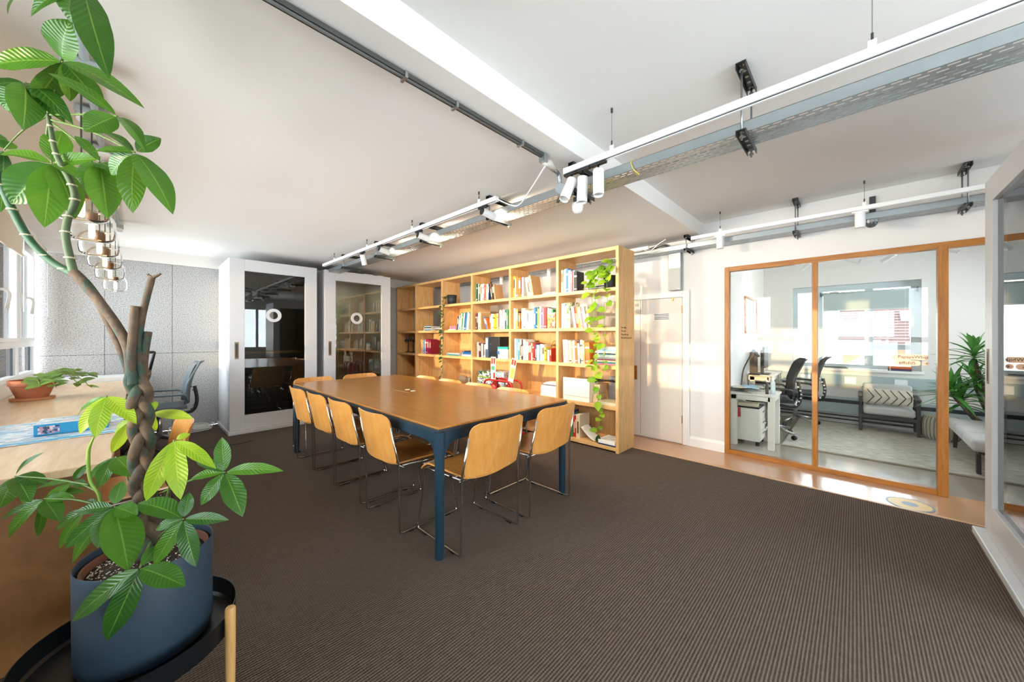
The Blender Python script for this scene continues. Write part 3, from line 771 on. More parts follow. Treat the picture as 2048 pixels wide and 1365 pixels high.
run(3, 0, 0.05, [("white", .045, .285), ("white", .034, .275), ("cream", .04, .27), ("tan", .022, .26), ("white", .03, .265), ("orange", .03, .26), ("white", .028, .24), ("navy", .016, .28), ("cream", .034, .285), ("tan", .026, .27), ("orange", .06, .25)], lean=0.05)
stack(3, 0, 0.755, [("pink", .016, .30), ("teal", .016, .29), ("cream", .018, .28), ("crimson", .014, .29), ("grey", .018, .28), ("white", .016, .27), ("mint", .014, .28), ("navy", .016, .26), ("white", .022, .27), ("lightblue", .02, .25), ("white", .03, .24)])
# lowest shelf (row 1), near bay
run(1, 0, 0.10, [("navy", .03, .30), ("teal", .028, .27), ("green", .022, .26), ("red", .03, .26), ("red", .018, .25), ("cream", .05, .28)])
stack(2, 0, 0.755, [("cream", .034, .24)], x=0.02)
# ================================================================== OTHER THINGS ON THE SHELVES
def yb(ci, d): return bay(ci)[1] - d           # distance from the left (far) side of a bay
# trailing plants
POTBLK = mat("matt_black_pot", "#2A2E31", 0.6)
def leafmat(name, c_lo, c_hi, rib, rough=0.35, trans=0.35):
    if name in MATS: return MATS[name]
    m = bpy.data.materials.new(name); m.use_nodes = True
    N = m.node_tree.nodes; L = m.node_tree.links; b = N["Principled BSDF"]
    b.inputs["Roughness"].default_value = rough; b.inputs["Specular IOR Level"].default_value = 0.5
    uv = N.new("ShaderNodeUVMap"); sx = N.new("ShaderNodeSeparateXYZ"); L.new(uv.outputs[0], sx.inputs[0])
    # distance from the midrib: v runs across the leaf
    d = N.new("ShaderNodeMath"); d.operation = 'SUBTRACT'; L.new(sx.outputs["Y"], d.inputs[0]); d.inputs[1].default_value = 0.5
    ab = N.new("ShaderNodeMath"); ab.operation = 'ABSOLUTE'; L.new(d.outputs[0], ab.inputs[0])
    rr = N.new("ShaderNodeMapRange"); L.new(ab.outputs[0], rr.inputs[0]); rr.inputs[1].default_value = 0.008; rr.inputs[2].default_value = 0.03
    rr.inputs[3].default_value = 0.6; rr.inputs[4].default_value = 0.0
    # side veins: oblique waves
    q = N.new("ShaderNodeMath"); q.operation = 'MULTIPLY_ADD'; L.new(ab.outputs[0], q.inputs[0]); q.inputs[1].default_value = -0.35; L.new(sx.outputs["X"], q.inputs[2])
    k = N.new("ShaderNodeMath"); k.operation = 'MULTIPLY'; L.new(q.outputs[0], k.inputs[0]); k.inputs[1].default_value = 2 * math.pi * 13
    sn = N.new("ShaderNodeMath"); sn.operation = 'SINE'; L.new(k.outputs[0], sn.inputs[0])
    ob = N.new("ShaderNodeObjectInfo")
    tc = N.new("ShaderNodeTexCoord"); nz = N.new("ShaderNodeTexNoise"); nz.inputs["Scale"].default_value = 18; L.new(tc.outputs["Object"], nz.inputs["Vector"])
    ad = N.new("ShaderNodeMath"); ad.operation = 'MULTIPLY_ADD'; L.new(ob.outputs["Random"], ad.inputs[0]); ad.inputs[1].default_value = 0.7
    m2 = N.new("ShaderNodeMath"); m2.operation = 'MULTIPLY'; L.new(nz.outputs["Fac"], m2.inputs[0]); m2.inputs[1].default_value = 0.4; L.new(m2.outputs[0], ad.inputs[2])
    mx = N.new("ShaderNodeMix"); mx.data_type = 'RGBA'; mx.inputs[6].default_value = (*_col(c_lo), 1); mx.inputs[7].default_value = (*_col(c_hi), 1)
    L.new(ad.outputs[0], mx.inputs[0])
    m3 = N.new("ShaderNodeMix"); m3.data_type = 'RGBA'; m3.inputs[7].default_value = (*_col(rib), 1)
    L.new(rr.outputs[0], m3.inputs[0]); L.new(mx.outputs[2], m3.inputs[6])
    L.new(m3.outputs[2], b.inputs["Base Color"])
    bp = N.new("ShaderNodeBump"); bp.inputs["Strength"].default_value = 0.22; bp.inputs["Distance"].default_value = 0.0025
    L.new(sn.outputs[0], bp.inputs["Height"]); L.new(bp.outputs[0], b.inputs["Normal"])
    tr = N.new("ShaderNodeBsdfTranslucent")
    bright = N.new("ShaderNodeMix"); bright.data_type = 'RGBA'; bright.blend_type = 'MULTIPLY'; bright.inputs[0].default_value = 1.0
    L.new(m3.outputs[2], bright.inputs[6]); bright.inputs[7].default_value = (1.0, 1.0, 0.5, 1)
    gm = N.new("ShaderNodeGamma"); gm.inputs[1].default_value = 0.62; L.new(bright.outputs[2], gm.inputs[0]); L.new(gm.outputs[0], tr.inputs[0])
    ms = N.new("ShaderNodeMixShader"); ms.inputs[0].default_value = trans
    L.new(b.outputs[0], ms.inputs[1]); L.new(tr.outputs[0], ms.inputs[2]); L.new(ms.outputs[0], N["Material Output"].inputs[0])
    MATS[name] = m
    return m
POTHOS = leafmat("pothos_leaf", "#4F8F1E", "#A8CC34", "#C6DC6A", 0.35, 0.4)
POTHOS_D = leafmat("dark_ivy_leaf", "#23452A", "#3C6638", "#5C8050", 0.4, 0.2)
STEM = mat("green_stem", "#6E8A3E", 0.5); STEM_D = mat("dark_stem", "#3D4A2C", 0.5)
def heart_leaf(base, tip, width, nrm, fold=0.18):
    """heart-shaped leaf"""
    B = Vector(base); T = Vector(tip); ax = T - B; ln = ax.length; ax.normalize()
    n = Vector(nrm); n = (n - ax * n.dot(ax)).normalized(); sd = ax.cross(n)
    def fn(u, v):
        w = width / 2 * (math.sin(math.pi * min(1, u * 0.86 + 0.14)) ** 0.75) * (1.0 if u < 0.35 else 1 - 0.25 * (u - 0.35))
        if u >= 0.999: w = 0.0005
        s = (v * 2 - 1)
        back = -0.12 * ln * abs(s) * max(0, 1 - u * 4)
        return tuple(B + ax * (u * ln + back) + sd * (s * w) + n * (abs(s) * w * fold - 0.25 * ln * (u - 0.4) ** 2))
    return MB().surf(fn, 6, 4)
def trailing(name, label, pot_c, pot_r, pot_h, vines, lm, sm, lsize, seed, pot=True):
    rr = random.Random(seed)
    t = thing(name, label, "trailing plant", pot_c)
    if pot:
        MB().lathe([(pot_r * 0.82, 0.0), (pot_r, pot_h), (pot_r * 0.93, pot_h), (pot_r * 0.88, pot_h * 0.85), (0.001, pot_h * 0.85)], 24, pot_c).build("pot", POTBLK, t, True)
        MB().lathe([(pot_r * 0.9, pot_h * 0.80), (0.001, pot_h * 0.87)], 16, pot_c).build("soil", mat("potting_soil", "#3A2B20", 0.95, bump=0.6), t)
    for path, dens in vines:
        p = spline(path, 6)
        sv = MB().tube(p, 0.0024, 5).build("vine", sm, t, True)
        L_ = 0; acc = 0
        for i in range(1, len(p)):
            a, b = Vector(p[i - 1]), Vector(p[i]); acc += (b - a).length
            if acc > dens:
                acc = 0
                side = rr.uniform(-1, 1)
                out = Vector((-0.75, side * 1.1, rr.uniform(-0.9, 0.15))).normalized()
                ls = lsize * rr.uniform(0.7, 1.25)
                bs = b + out * 0.018
                heart_leaf(bs, bs + out * ls, ls * rr.uniform(0.72, 0.9), Vector((-0.85, rr.uniform(-.6, .4), 0.55))).build("leaf", lm, sv, True)
    return t
pc = (3.66, yb(0, 0.66), shelf_top(5))
x0 = BX0 - 0.035
trailing("pothos", "bright green pothos trailing from the top shelf of the near bookcase bay", pc, 0.075, 0.14,
         [([(3.66, pc[1], 1.95), (3.60, pc[1] + 0.05, 2.0), (x0, pc[1] + 0.10, 1.90), (x0, pc[1] + 0.12, 1.72), (x0, pc[1] + 0.13, 1.5), (x0 - .01, pc[1] + 0.11, 1.25), (x0, pc[1] + 0.13, 1.0), (x0, pc[1] + 0.10, 0.8), (x0, pc[1] + 0.09, 0.55), (x0 + .02, pc[1] + 0.06, 0.36), (x0 + 0.03, pc[1] + 0.10, 0.22)], 0.058),
          ([(3.66, pc[1], 1.95), (3.60, pc[1] + 0.12, 2.02), (x0, pc[1] + 0.19, 1.93), (x0, pc[1] + 0.20, 1.82), (x0, pc[1] + 0.16, 1.66), (x0 - .01, pc[1] + 0.15, 1.42), (x0, pc[1] + 0.12, 1.2), (x0, pc[1] + 0.15, 0.95)], 0.05),
          ([(3.66, pc[1], 1.95), (3.61, pc[1] - 0.02, 2.0), (x0, pc[1] - 0.02, 1.9), (x0, pc[1] - 0.03, 1.7), (x0, pc[1], 1.45), (x0, pc[1] + 0.0, 1.15), (x0, pc[1] + 0.03, 0.9)], 0.06),
          ([(3.66, pc[1], 1.96), (3.62, pc[1] + 0.02, 2.05), (3.56, pc[1] + 0.06, 2.02), (3.54, pc[1] + 0.14, 1.97), (3.55, pc[1] + 0.22, 1.88)], 0.026),
          ([(3.66, pc[1], 1.96), (3.64, pc[1] - 0.03, 2.10), (3.58, pc[1] - 0.06, 2.12), (3.55, pc[1] - 0.04, 2.0), (3.54, pc[1] - 0.02, 1.88)], 0.024)],
         POTHOS, STEM, 0.088, 4)
pc = (3.66, yb(3, 0.17), shelf_top(5))
trailing("string_vine", "dark leafed vine hanging from a black pot on the top shelf", pc, 0.085, 0.155,
         [([(3.62, pc[1] + 0.03, 1.96), (x0 + .01, pc[1] + 0.09, 1.93), (x0, pc[1] + 0.11, 1.78), (x0, pc[1] + 0.07, 1.6), (x0, pc[1] + 0.10, 1.42), (x0, pc[1] + 0.09, 1.2), (x0, pc[1] + 0.12, 1.0), (x0, pc[1] + 0.11, 0.8), (x0, pc[1] + 0.13, 0.62)], 0.038),
          ([(3.62, pc[1], 1.97), (x0 + .01, pc[1] + 0.02, 1.93), (x0, pc[1] + 0.04, 1.84), (x0, pc[1] + 0.09, 1.68), (x0, pc[1] + 0.12, 1.5), (x0, pc[1] + 0.10, 1.3)], 0.040)],
         POTHOS_D, STEM_D, 0.062, 9)

def shelf_box(name, x, y0, y1, z0, h, d, m, label, cat, lid=None, grp=None):
    """carton with a lid line and a label"""
    t = thing(name, label, cat, (x + d / 2, (y0 + y1) / 2, z0), group=grp)
    MB().box(x, x + d, y0, y1, z0, z0 + h * (0.8 if lid else 1.0)).build("body", m, t, bevel=0.002)
    if lid: MB().box(x - 0.004, x + d + 0.004, y0 - 0.004, y1 + 0.004, z0 + h * 0.8, z0 + h).build("lid", lid, t, bevel=0.003)
    return t
def printed(name, cols, scale):
    """busy printed cover: blocks of several colours"""
    if name in MATS: return MATS[name]
    m = bpy.data.materials.new(name); m.use_nodes = True
    N = m.node_tree.nodes; L = m.node_tree.links; b = N["Principled BSDF"]; b.inputs["Roughness"].default_value = 0.35
    tc = N.new("ShaderNodeTexCoord"); mp = N.new("ShaderNodeMapping"); mp.inputs["Scale"].default_value = scale
    mp.inputs["Rotation"].default_value = (0.2, 0.15, 0.3)
    L.new(tc.outputs["Object"], mp.inputs[0])
    v = N.new("ShaderNodeTexVoronoi"); v.distance = 'CHEBYCHEV'; v.inputs["Randomness"].default_value = 0.8; v.inputs["Scale"].default_value = 1.0
    L.new(mp.outputs[0], v.inputs["Vector"])
    sx = N.new("ShaderNodeSeparateColor"); L.new(v.outputs["Color"], sx.inputs[0])
    rp = N.new("ShaderNodeValToRGB"); rp.color_ramp.interpolation = 'CONSTANT'; L.new(sx.outputs[0], rp.inputs[0])
    e = rp.color_ramp.elements
    while len(e) < len(cols): e.new(0.5)
    for i, c in enumerate(cols): e[i].position = i / len(cols); e[i].color = (*_col(c), 1)
    L.new(rp.outputs[0], b.inputs["Base Color"])
    MATS[name] = m
    return m
z = shelf_top(4)
# tall magazine files beside the leaning books
POSTER = printed("poster_file_print", ["#F2EBDC", "#F2EBDC", "#F4F0E6", "#C7A44A", "#4E7D5B", "#F2EBDC"], (40, 40, 22))
for k, (a, b) in enumerate(((0.025, 0.075), (0.08, 0.15))):
    t = thing("magazine_file", ["slim white magazine file at the left of the near second shelf", "white printed magazine file with a triangle beside leaning books"][k], "magazine file", (3.70, yb(0, (a + b) / 2), z))
    MB().prism([(3.615, z), (3.84, z), (3.84, z + 0.32), (3.70, z + 0.32), (3.615, z + 0.20 + 0.1)], 'y', yb(0, b), yb(0, a)).build("body", POSTER if k else WHITE, t, bevel=0.002)
    if k:
        ya = yb(0, b) + 0.012; y2 = yb(0, a) - 0.012
        MB().prism([(ya, z + 0.17), (y2, z + 0.17), ((ya + y2) / 2, z + 0.26)], 'x', 3.6138, 3.6145).build("triangle_print", BMATS["yellow"], t)
        MB().prism([((ya + y2) / 2, z + 0.17), (ya, z + 0.17), ((ya + y2) / 2, z + 0.26)], 'x', 3.6130, 3.6137).build("triangle_green_half", BMATS["green"], t)  # green half of the printed triangle
# black picture-cover book facing out, green and flowered boxes
t = solo("record_sleeve", MB().obox((3.600, yb(1, 0.70), z + 0.097), (0.008, 0.12, 0.19), (0, 0.05, 0)), printed("floral_print", ["#E9E1CF", "#C9552E", "#7A8B4A", "#EFE7D8", "#D9A24E"], (30, 40, 40)), "small flower-printed card facing out at the right of the second shelf", "card")
# third shelf, centre bay: lever-arch file, black box, storage box
z = shelf_top(3)
t = thing("lever_arch_file", "grey lever-arch file standing beside the black portfolio box", "file", (3.74, yb(2, 0.305), z))
MB().box(3.61, 3.88, yb(2, 0.335), yb(2, 0.275), z, z + 0.31).build("body", mat("slate_file", "#4F5F73", 0.5), t, bevel=0.003)
MB().box(3.6085, 3.61, yb(2, 0.328), yb(2, 0.282), z + 0.13, z + 0.29).build("spine_label", BMATS["white"], t)
MB().lathe([(0.013, 0), (0.013, 0.002), (0.008, 0.002), (0.008, 0)], 14, (0, 0, 0), True).build("finger_ring", CHROME, t).matrix_local = Matrix.Translation(Vector((3.607, yb(2, 0.305), z + 0.07)) - Vector((3.74, yb(2, 0.305), z))) @ Matrix.Rotation(R(90), 4, 'Y')
t = thing("portfolio_box", "tall black portfolio box on the third shelf", "box", (3.75, yb(2, 0.44), z))
MB().box(3.64, 3.90, yb(2, 0.55), yb(2, 0.345), z, z + 0.315).build("body", BMATS["black"], t, bevel=0.004)
for k in (0.1, 0.2): MB().box(3.6385, 3.64, yb(2, 0.37), yb(2, 0.35), z + k, z + k + 0.012).build("clasp", CHROME, t)
t = shelf_box("storage_box", 3.60, yb(2, 0.755), yb(2, 0.555), z, 0.17, 0.26, WHITE, "white storage box with teal lid on the third shelf", "storage box", mat("teal_lid", "#2E9A9B", 0.4))
MB().box(3.594, 3.60, yb(2, 0.59), yb(2, 0.545), z + 0.06, z + 0.11).build("blue_latch", BMATS["blue"], t, bevel=0.004)
# woven basket handle behind the books
t = thing("wicker_basket", "small wicker basket with a hoop handle behind third-shelf books", "basket", (3.88, yb(1, 0.55), z))
MB().lathe([(0.05, 0.0), (0.07, 0.16), (0.064, 0.16), (0.045, 0.01)], 18, (3.88, yb(1, 0.55), z)).build("bowl", mat("wicker", "#A47A3C", 0.8, bump=0.6, bscale=120), t)
MB().tube([(3.88, yb(1, 0.55) + 0.065 * math.cos(a), z + 0.16 + 0.10 * math.sin(a)) for a in [math.pi * k / 12 for k in range(13)]], 0.006, 6).build("hoop_handle", MATS["wicker"], t, True)
# far end bay: black lamp-like stands
for k, d in enumerate((0.15, 0.34, 0.53)):
    t = thing("headphone_stand", ["black headphone stand at the far left of the third shelf", "black headphone stand in the middle of the far bay", "black headphone stand nearest the magazines"][k], "stand", (3.74, yb(5, d), z), group="headphone stands in the far bay")
    c = (3.74, yb(5, d), z)
    MB().lathe([(0.06, 0), (0.06, 0.012), (0.02, 0.018), (0.001, 0.018)], 20, c).build("base", BLACK, t, True)
    MB().tube(spline([(3.74, yb(5, d), z + 0.01), (3.74, yb(5, d), z + 0.18), (3.73, yb(5, d) + 0.01, z + 0.25), (3.72, yb(5, d) + 0.02, z + 0.31)], 5), 0.010, 8).build("post", BLACK, t, True)
    hp = MB().tube([(3.72, yb(5, d) + 0.02 + 0.045 * math.cos(a), z + 0.25 + 0.07 * math.sin(a)) for a in [math.pi * q / 10 for q in range(11)]], 0.010, 8).build("headband", mat("grey_headband", "#6E6A66", 0.4), t, True)
    for s in (-1, 1): MB().cyl((3.71, yb(5, d) + 0.02 + s * 0.045, z + 0.235), (3.73, yb(5, d) + 0.02 + s * 0.045, z + 0.235), 0.024, n=14).build("ear_cup", BLACK, hp, True)
# fourth shelf: board games, paper stack, cartons
z = shelf_top(2)
g1 = printed("game_print_a", ["#26506E", "#EDE9DC", "#6E8D3C", "#3B4A2E", "#D8D2BE"], (60, 26, 40))
g2 = printed("game_print_b", ["#EFEDE6", "#F2F0EA", "#A9A49A", "#EFEDE6", "#5C5C66"], (60, 40, 60))
g3 = printed("game_print_c", ["#B9C9CF", "#E3D9E0", "#7C9AA6", "#DDE6E2"], (60, 40, 60))
lime = mat("lime_card", "#9DBE3A", 0.4)
def game(y0, y1, z0, h, m, label, lid=None):
    return shelf_box("board_game", 3.62, y0, y1, z0, h, 0.27, m, label, "board game", lid, "board games on the fourth shelf")
game(yb(2, 0.40), yb(2, 0.09), z, 0.055, mat("game_base", "#8B8793", 0.5), "grey board game box at the bottom of the games pile")
game(yb(2, 0.40), yb(2, 0.08), z + 0.056, 0.085, g2, "white lettered board game box, second in the games pile", None)
game(yb(2, 0.42), yb(2, 0.09), z + 0.142, 0.016, lime, "thin lime green game box in the middle of the games pile")
game(yb(2, 0.42), yb(2, 0.10), z + 0.159, 0.085, g1, "board game with a forest picture on top of the games pile")
game(yb(2, 0.66), yb(2, 0.45), z, 0.15, g3, "pale board game box standing right of the games pile")
game(yb(2, 0.66), yb(2, 0.47), z + 0.151, 0.10, printed("game_print_d", ["#ECE6EA", "#C98FA0", "#F3EFEF", "#6FA9AE"], (60, 40, 60)), "pink and white game box on the pale game box")
for k in range(6):
    solo("paper_ream", MB().obox((3.75, yb(1, 0.63), z + 0.012 + k * 0.0225), (0.24 - 0.004 * k, 0.27 - 0.006 * (k % 3), 0.021), (0, 0, 0.03 * (k % 3 - 1))), mat("paper_white" if k != 3 else "paper_lilac", "#F0EEEA" if k != 3 else "#D9D6E2", 0.8),
         "white sheaf of folded paper, %s from the bottom of its pile" % ORD[k], "paper", group="papers on the fourth shelf")
t = thing("folded_cloth", "white folded cloth on top of the paper pile", "cloth", (3.75, yb(1, 0.63), z + 0.14))
MB().sheet(lambda u, v: (3.64 + 0.21 * u, yb(1, 0.75) + 0.24 * v, z + 0.150 + 0.028 * math.sin(math.pi * u) ** 0.6 * math.sin(math.pi * v) ** 0.5), 10, 10, 0.012).build("fold", WHITE, t, True)
CARD = mat("kraft_carton", "#CDB28A", 0.75, vary=0.08)
t = thing("archive_box", "large cream archive box lid standing in the near fourth-shelf bay", "box", (3.66, yb(0, 0.25), z))
MB().box(3.60, 3.63, yb(0, 0.43), yb(0, 0.06), z, z + 0.27).build("front_board", mat("cream_board", "#E9E3D2", 0.6), t, bevel=0.003)
MB().box(3.63, 3.82, yb(0, 0.43), yb(0, 0.42), z, z + 0.25).box(3.63, 3.82, yb(0, 0.07), yb(0, 0.06), z, z + 0.25).build("side_board", mat("cream_board"), t)
MB().box(3.596, 3.60, yb(0, 0.43), yb(0, 0.06), z + 0.055, z + 0.06).build("seam", mat("board_seam", "#B7AE98", 0.7), t)
for k in range(4):
    solo("index_carton", MB().box(3.66 + 0.01 * k, 3.86, yb(0, 0.505 + 0.01 * (k % 2)), yb(0, 0.437), z + k * 0.052, z + k * 0.052 + 0.051), CARD, "small kraft carton, %s from the bottom beside the archive box" % ORD[k], "carton", group="kraft cartons on the fourth shelf", bevel=0.002)
t = thing("camera_tripod", "folded black tripod lying over the kraft cartons", "tripod", (3.76, yb(0, 0.53), z + 0.21))
for k in range(3): MB().tube([(3.72 + 0.03 * k, yb(0, 0.40), z + 0.235 + 0.012 * k), (3.74 + 0.02 * k, yb(0, 0.66), z + 0.265 - 0.01 * k)], 0.008, 8).build("leg", BLACK, t, True)
MB().obox((3.74, yb(0, 0.41), z + 0.245), (0.05, 0.05, 0.045), (0.2, 0.3, 0)).build("head", BLACK, t, bevel=0.006)
t = thing("grey_folder", "grey card folder standing behind the kraft cartons", "folder", (3.88, yb(0, 0.60), z))
MB().obox((3.905, yb(0, 0.60), z + 0.147), (0.03, 0.16, 0.29), (0, 0, 0)).build("board", mat("grey_card", "#9B9794", 0.7), t, bevel=0.002)
# third bay from far: loose things
t = thing("paper_bag", "crumpled brown paper bag lying on the fourth shelf", "paper bag", (3.72, yb(3, 0.42), z))
rb = random.Random(3)
pts = []
m = bmesh.new(); bmesh.ops.create_icosphere(m, subdivisions=2, radius=0.08)
for v in m.verts: v.co = Vector((v.co.x * 0.9, v.co.y * 1.3, v.co.z * 0.8)) * rb.uniform(0.8, 1.15) + Vector((0, 0, 0.062))
me = bpy.data.meshes.new("bag"); m.to_mesh(me); m.free(); me.materials.append(mat("brown_paper", "#A58B6B", 0.85))
o = bpy.data.objects.new("bag", me); COL.objects.link(o); o.parent = t
for k in range(4):
    solo("pamphlet", MB().obox((3.70, yb(3, 0.62 + 0.03 * k), z + 0.055), (0.12, 0.018, 0.11 - 0.01 * k), (0.06 * k, 0, 0)), [BMATS["grey"], BMATS["cream"], BMATS["brown"], BMATS["white"]][k], "small %s pamphlet standing beside the brown paper bag" % ["grey", "cream", "brown", "white"][k], "pamphlet")
# lowest shelf, near bay
z = shelf_top(1)
t = thing("flat_carton", "white flat carton with a navy base on the lowest shelf", "carton", (3.70, yb(0, 0.66), z))
MB().box(3.59, 3.83, yb(0, 0.758), yb(0, 0.545), z, z + 0.015).build("base", BMATS["navy"], t, bevel=0.002)
MB().box(3.592, 3.828, yb(0, 0.756), yb(0, 0.547), z + 0.015, z + 0.055).build("body", WHITE, t, bevel=0.003)
for k in (0, 1): MB().box(3.66, 3.665, yb(0, 0.70), yb(0, 0.675), z + 0.0553, z + 0.056).build("slot", BLACK, t)
t = thing("open_magazine", "red and white magazine slumped open on the lowest shelf", "magazine", (3.68, yb(0, 0.42), z))
MB().sheet(lambda u, v: (3.61 + 0.17 * u, yb(0, 0.50) + 0.19 * v, z + 0.012 + 0.13 * v ** 1.6 + 0.01 * math.sin(3 * u)), 6, 10, 0.014).build("pages", BMATS["white"], t, True)
MB().sheet(lambda u, v: (3.64 + 0.08 * u, yb(0, 0.47) + 0.15 * v, z + 0.022 + 0.13 * (0.15 + 0.78 * v) ** 1.6), 4, 8, 0.004).build("red_cover_band", BMATS["red"], t, True)
t = solo("fallen_leaf", heart_leaf((3.60, yb(0, 0.545), z + 0.012), (3.60, yb(0, 0.55), z + 0.10), 0.07, (-1, 0, 0.2)), POTHOS_D, "dark green fallen leaf against the flat carton", "leaf", smooth=True)

# ---- red stand with two fire extinguishers, in front of the bookcase
RED = mat("extinguisher_red", "#C3261F", 0.3, coat=0.3)
sx, sy = 3.36, yb(1, 0.02)
t = thing("extinguisher_stand", "red tubular stand for two fire extinguishers before the bookcase", "stand", (sx, sy, 0))
for x in (sx - 0.09, sx + 0.09):
    MB().tube(bend([(x, sy - 0.31, 0.02), (x, sy - 0.31, 0.69), (x, sy + 0.22, 0.69), (x, sy + 0.22, 0.02)], 0.09, 6), 0.014, 10).build("hoop", RED, t, True)
MB().box(sx - 0.12, sx + 0.12, sy - 0.34, sy + 0.25, 0.0, 0.025).build("base_plate", RED, t, bevel=0.004)
for k, (dy, h) in enumerate(((0.10, 0.60), (-0.16, 0.57))):
    c = (sx, sy + dy, 0.0255)
    t = thing("fire_extinguisher", ["red fire extinguisher on the stand, nearer the board games", "red fire extinguisher on the stand, nearer the paper pile"][k], "extinguisher", c)
    b_ = autosmooth(MB().lathe([(0.075, 0), (0.08, 0.012), (0.08, h - 0.05), (0.065, h - 0.01), (0.03, h + 0.02), (0.022, h + 0.05), (0.0001, h + 0.05)], 24, c).build("cylinder", RED, t))
    MB().cyl((c[0], c[1], h + 0.07), (c[0], c[1], h + 0.12), 0.018, n=12).build("valve", CHROME, t, True)
    MB().obox((c[0], c[1] + 0.03, h + 0.13), (0.022, 0.12, 0.012), (0.25, 0, 0)).build("lever", RED, t, bevel=0.003)
    MB().obox((c[0], c[1] + 0.03, h + 0.10), (0.022, 0.12, 0.010), (0.1, 0, 0)).build("carry_handle", BLACK, t, bevel=0.003)
    MB().tube(spline([(c[0], c[1] - 0.01, h + 0.09), (c[0] - 0.04, c[1] - 0.09, h + 0.10), (c[0] - 0.06, c[1] - 0.11, h), (c[0] - 0.06, c[1] - 0.09, h - 0.25)], 6), 0.010, 8).build("hose", BLACK, t, True)
    MB().cyl((c[0] - 0.02, c[1] + 0.01, h + 0.09), (c[0] - 0.032, c[1] + 0.01, h + 0.09), 0.016, n=14).build("gauge", WHITE, t)
    tl = 0.0 if k == 0 else 0.24
    lb = thing("instruction_tag", ["upright fire instruction tag with red and green boxes", "tilted cream fire instruction tag"][k], "sign", (sx - 0.07, sy + (0.06 if k == 0 else -0.26), 0.69))
    o = MB().box(-0.002, 0.002, -0.045, 0.045, 0, 0.31).build("card", mat("tag_card_%d" % k, ["#F2EFE6", "#F0E7C9"][k], 0.5), None)
    o.parent = lb; o.rotation_euler = (tl, 0, 0)
    cells = [(0.215, 0.295, "red", -0.04, -0.004), (0.215, 0.295, "red", 0.004, 0.04), (0.13, 0.185, "green", -0.028, 0.036), (0.02, 0.10, "red", -0.038, 0.002)] if k == 0 else [(0.225, 0.295, "red", -0.04, -0.003), (0.225, 0.295, "red", 0.003, 0.04), (0.205, 0.21, "grey", -0.04, 0.04), (0.05, 0.19, "lime", -0.036, 0.03)]
    for z0, z1, cc, a, b in cells:
        MB().box(-0.0026, -0.002, a, b, z0, z1).build("print_block", BMATS[cc], o)
# ================================================================== CABLE TRAYS, TRACKS AND SPOTLIGHTS
def cable_tray(x0, x1, ya, yb_, zb, label, rows=6, pitch=0.046, slot=0.030):
    t = thing("cable_tray", label, "cable tray", ((x0 + x1) / 2, (ya + yb_) / 2, zb))
    MB().box(x0, x0 + 0.002, ya, yb_, zb, zb + 0.052).box(x0, x0 + 0.012, ya, yb_, zb + 0.05, zb + 0.052).build("side_flange", GALV, t)
    MB().box(x1 - 0.002, x1, ya, yb_, zb, zb + 0.052).box(x1 - 0.012, x1, ya, yb_, zb + 0.05, zb + 0.052).build("side_flange", GALV, t)
    # perforated bottom: solid strips between rows of slots, and bridges between the slots of a row
    m = MB(); w = (x1 - x0) / rows; sw = 0.010
    q = lambda a, b, c, d: m.quad((a, c, zb), (b, c, zb), (b, d, zb), (a, d, zb))
    xx = x0
    for r in range(rows):
        cx = x0 + (r + 0.5) * w
        q(xx, cx - sw / 2, ya, yb_); xx = cx + sw / 2
        off = pitch / 2 * (r % 2); y = ya
        k = ya + off
        while y < yb_:
            e = min(k + (pitch - slot), yb_)
            if e > y: q(cx - sw / 2, cx + sw / 2, max(y, k) if k > ya else ya, e)
            k += pitch; y = k
    q(xx, x1, ya, yb_)
    m.build("perforated_base", GALV, t)
    return t
def strut(x0, x1, y, zceil, zb, label, grp):
    """trapeze hanger: channel on the ceiling, two threaded rods, channel under the tray"""
    t = thing("trapeze_hanger", label, "hanger", ((x0 + x1) / 2, y, zb), group=grp)
    for nm, z0, z1 in (("ceiling_channel", zceil - 0.03, zceil - 0.001), ("tray_channel", zb - 0.026, zb - 0.001)):
        m = MB(); a, b = x0 - 0.02, x1 + 0.02
        top = z1 if nm == "ceiling_channel" else z1
        m.box(a, b, y - 0.021, y - 0.018, z0, z1).box(a, b, y + 0.018, y + 0.021, z0, z1).box(a, b, y - 0.018, y + 0.018, z1 - 0.003, z1)
        ch = m.build(nm, DARK, t)
        n = 5
        for k in range(n):
            cx = a + (b - a) * (k + 0.5) / n
            MB().lathe([(0.009, 0), (0.009, 0.0015), (0.0001, 0.0015)], 10, (cx, y, z1 - 0.0048)).build("slot_washer", GALV, ch)
    for x in (x0, x1):
        MB().cyl((x, y, zb - 0.045), (x, y, zceil - 0.002), 0.0045, n=8).build("threaded_rod", ZINC, t, True)
        for z in (zb - 0.03, zceil - 0.035): MB().cyl((x, y, z - 0.004), (x, y, z + 0.004), 0.010, n=6).build("nut", ZINC, t)
TRW = mat("track_white", "#F4F4F2", 0.35, vary=0.01); TRS = mat("track_groove", "#4A5058", 0.6)
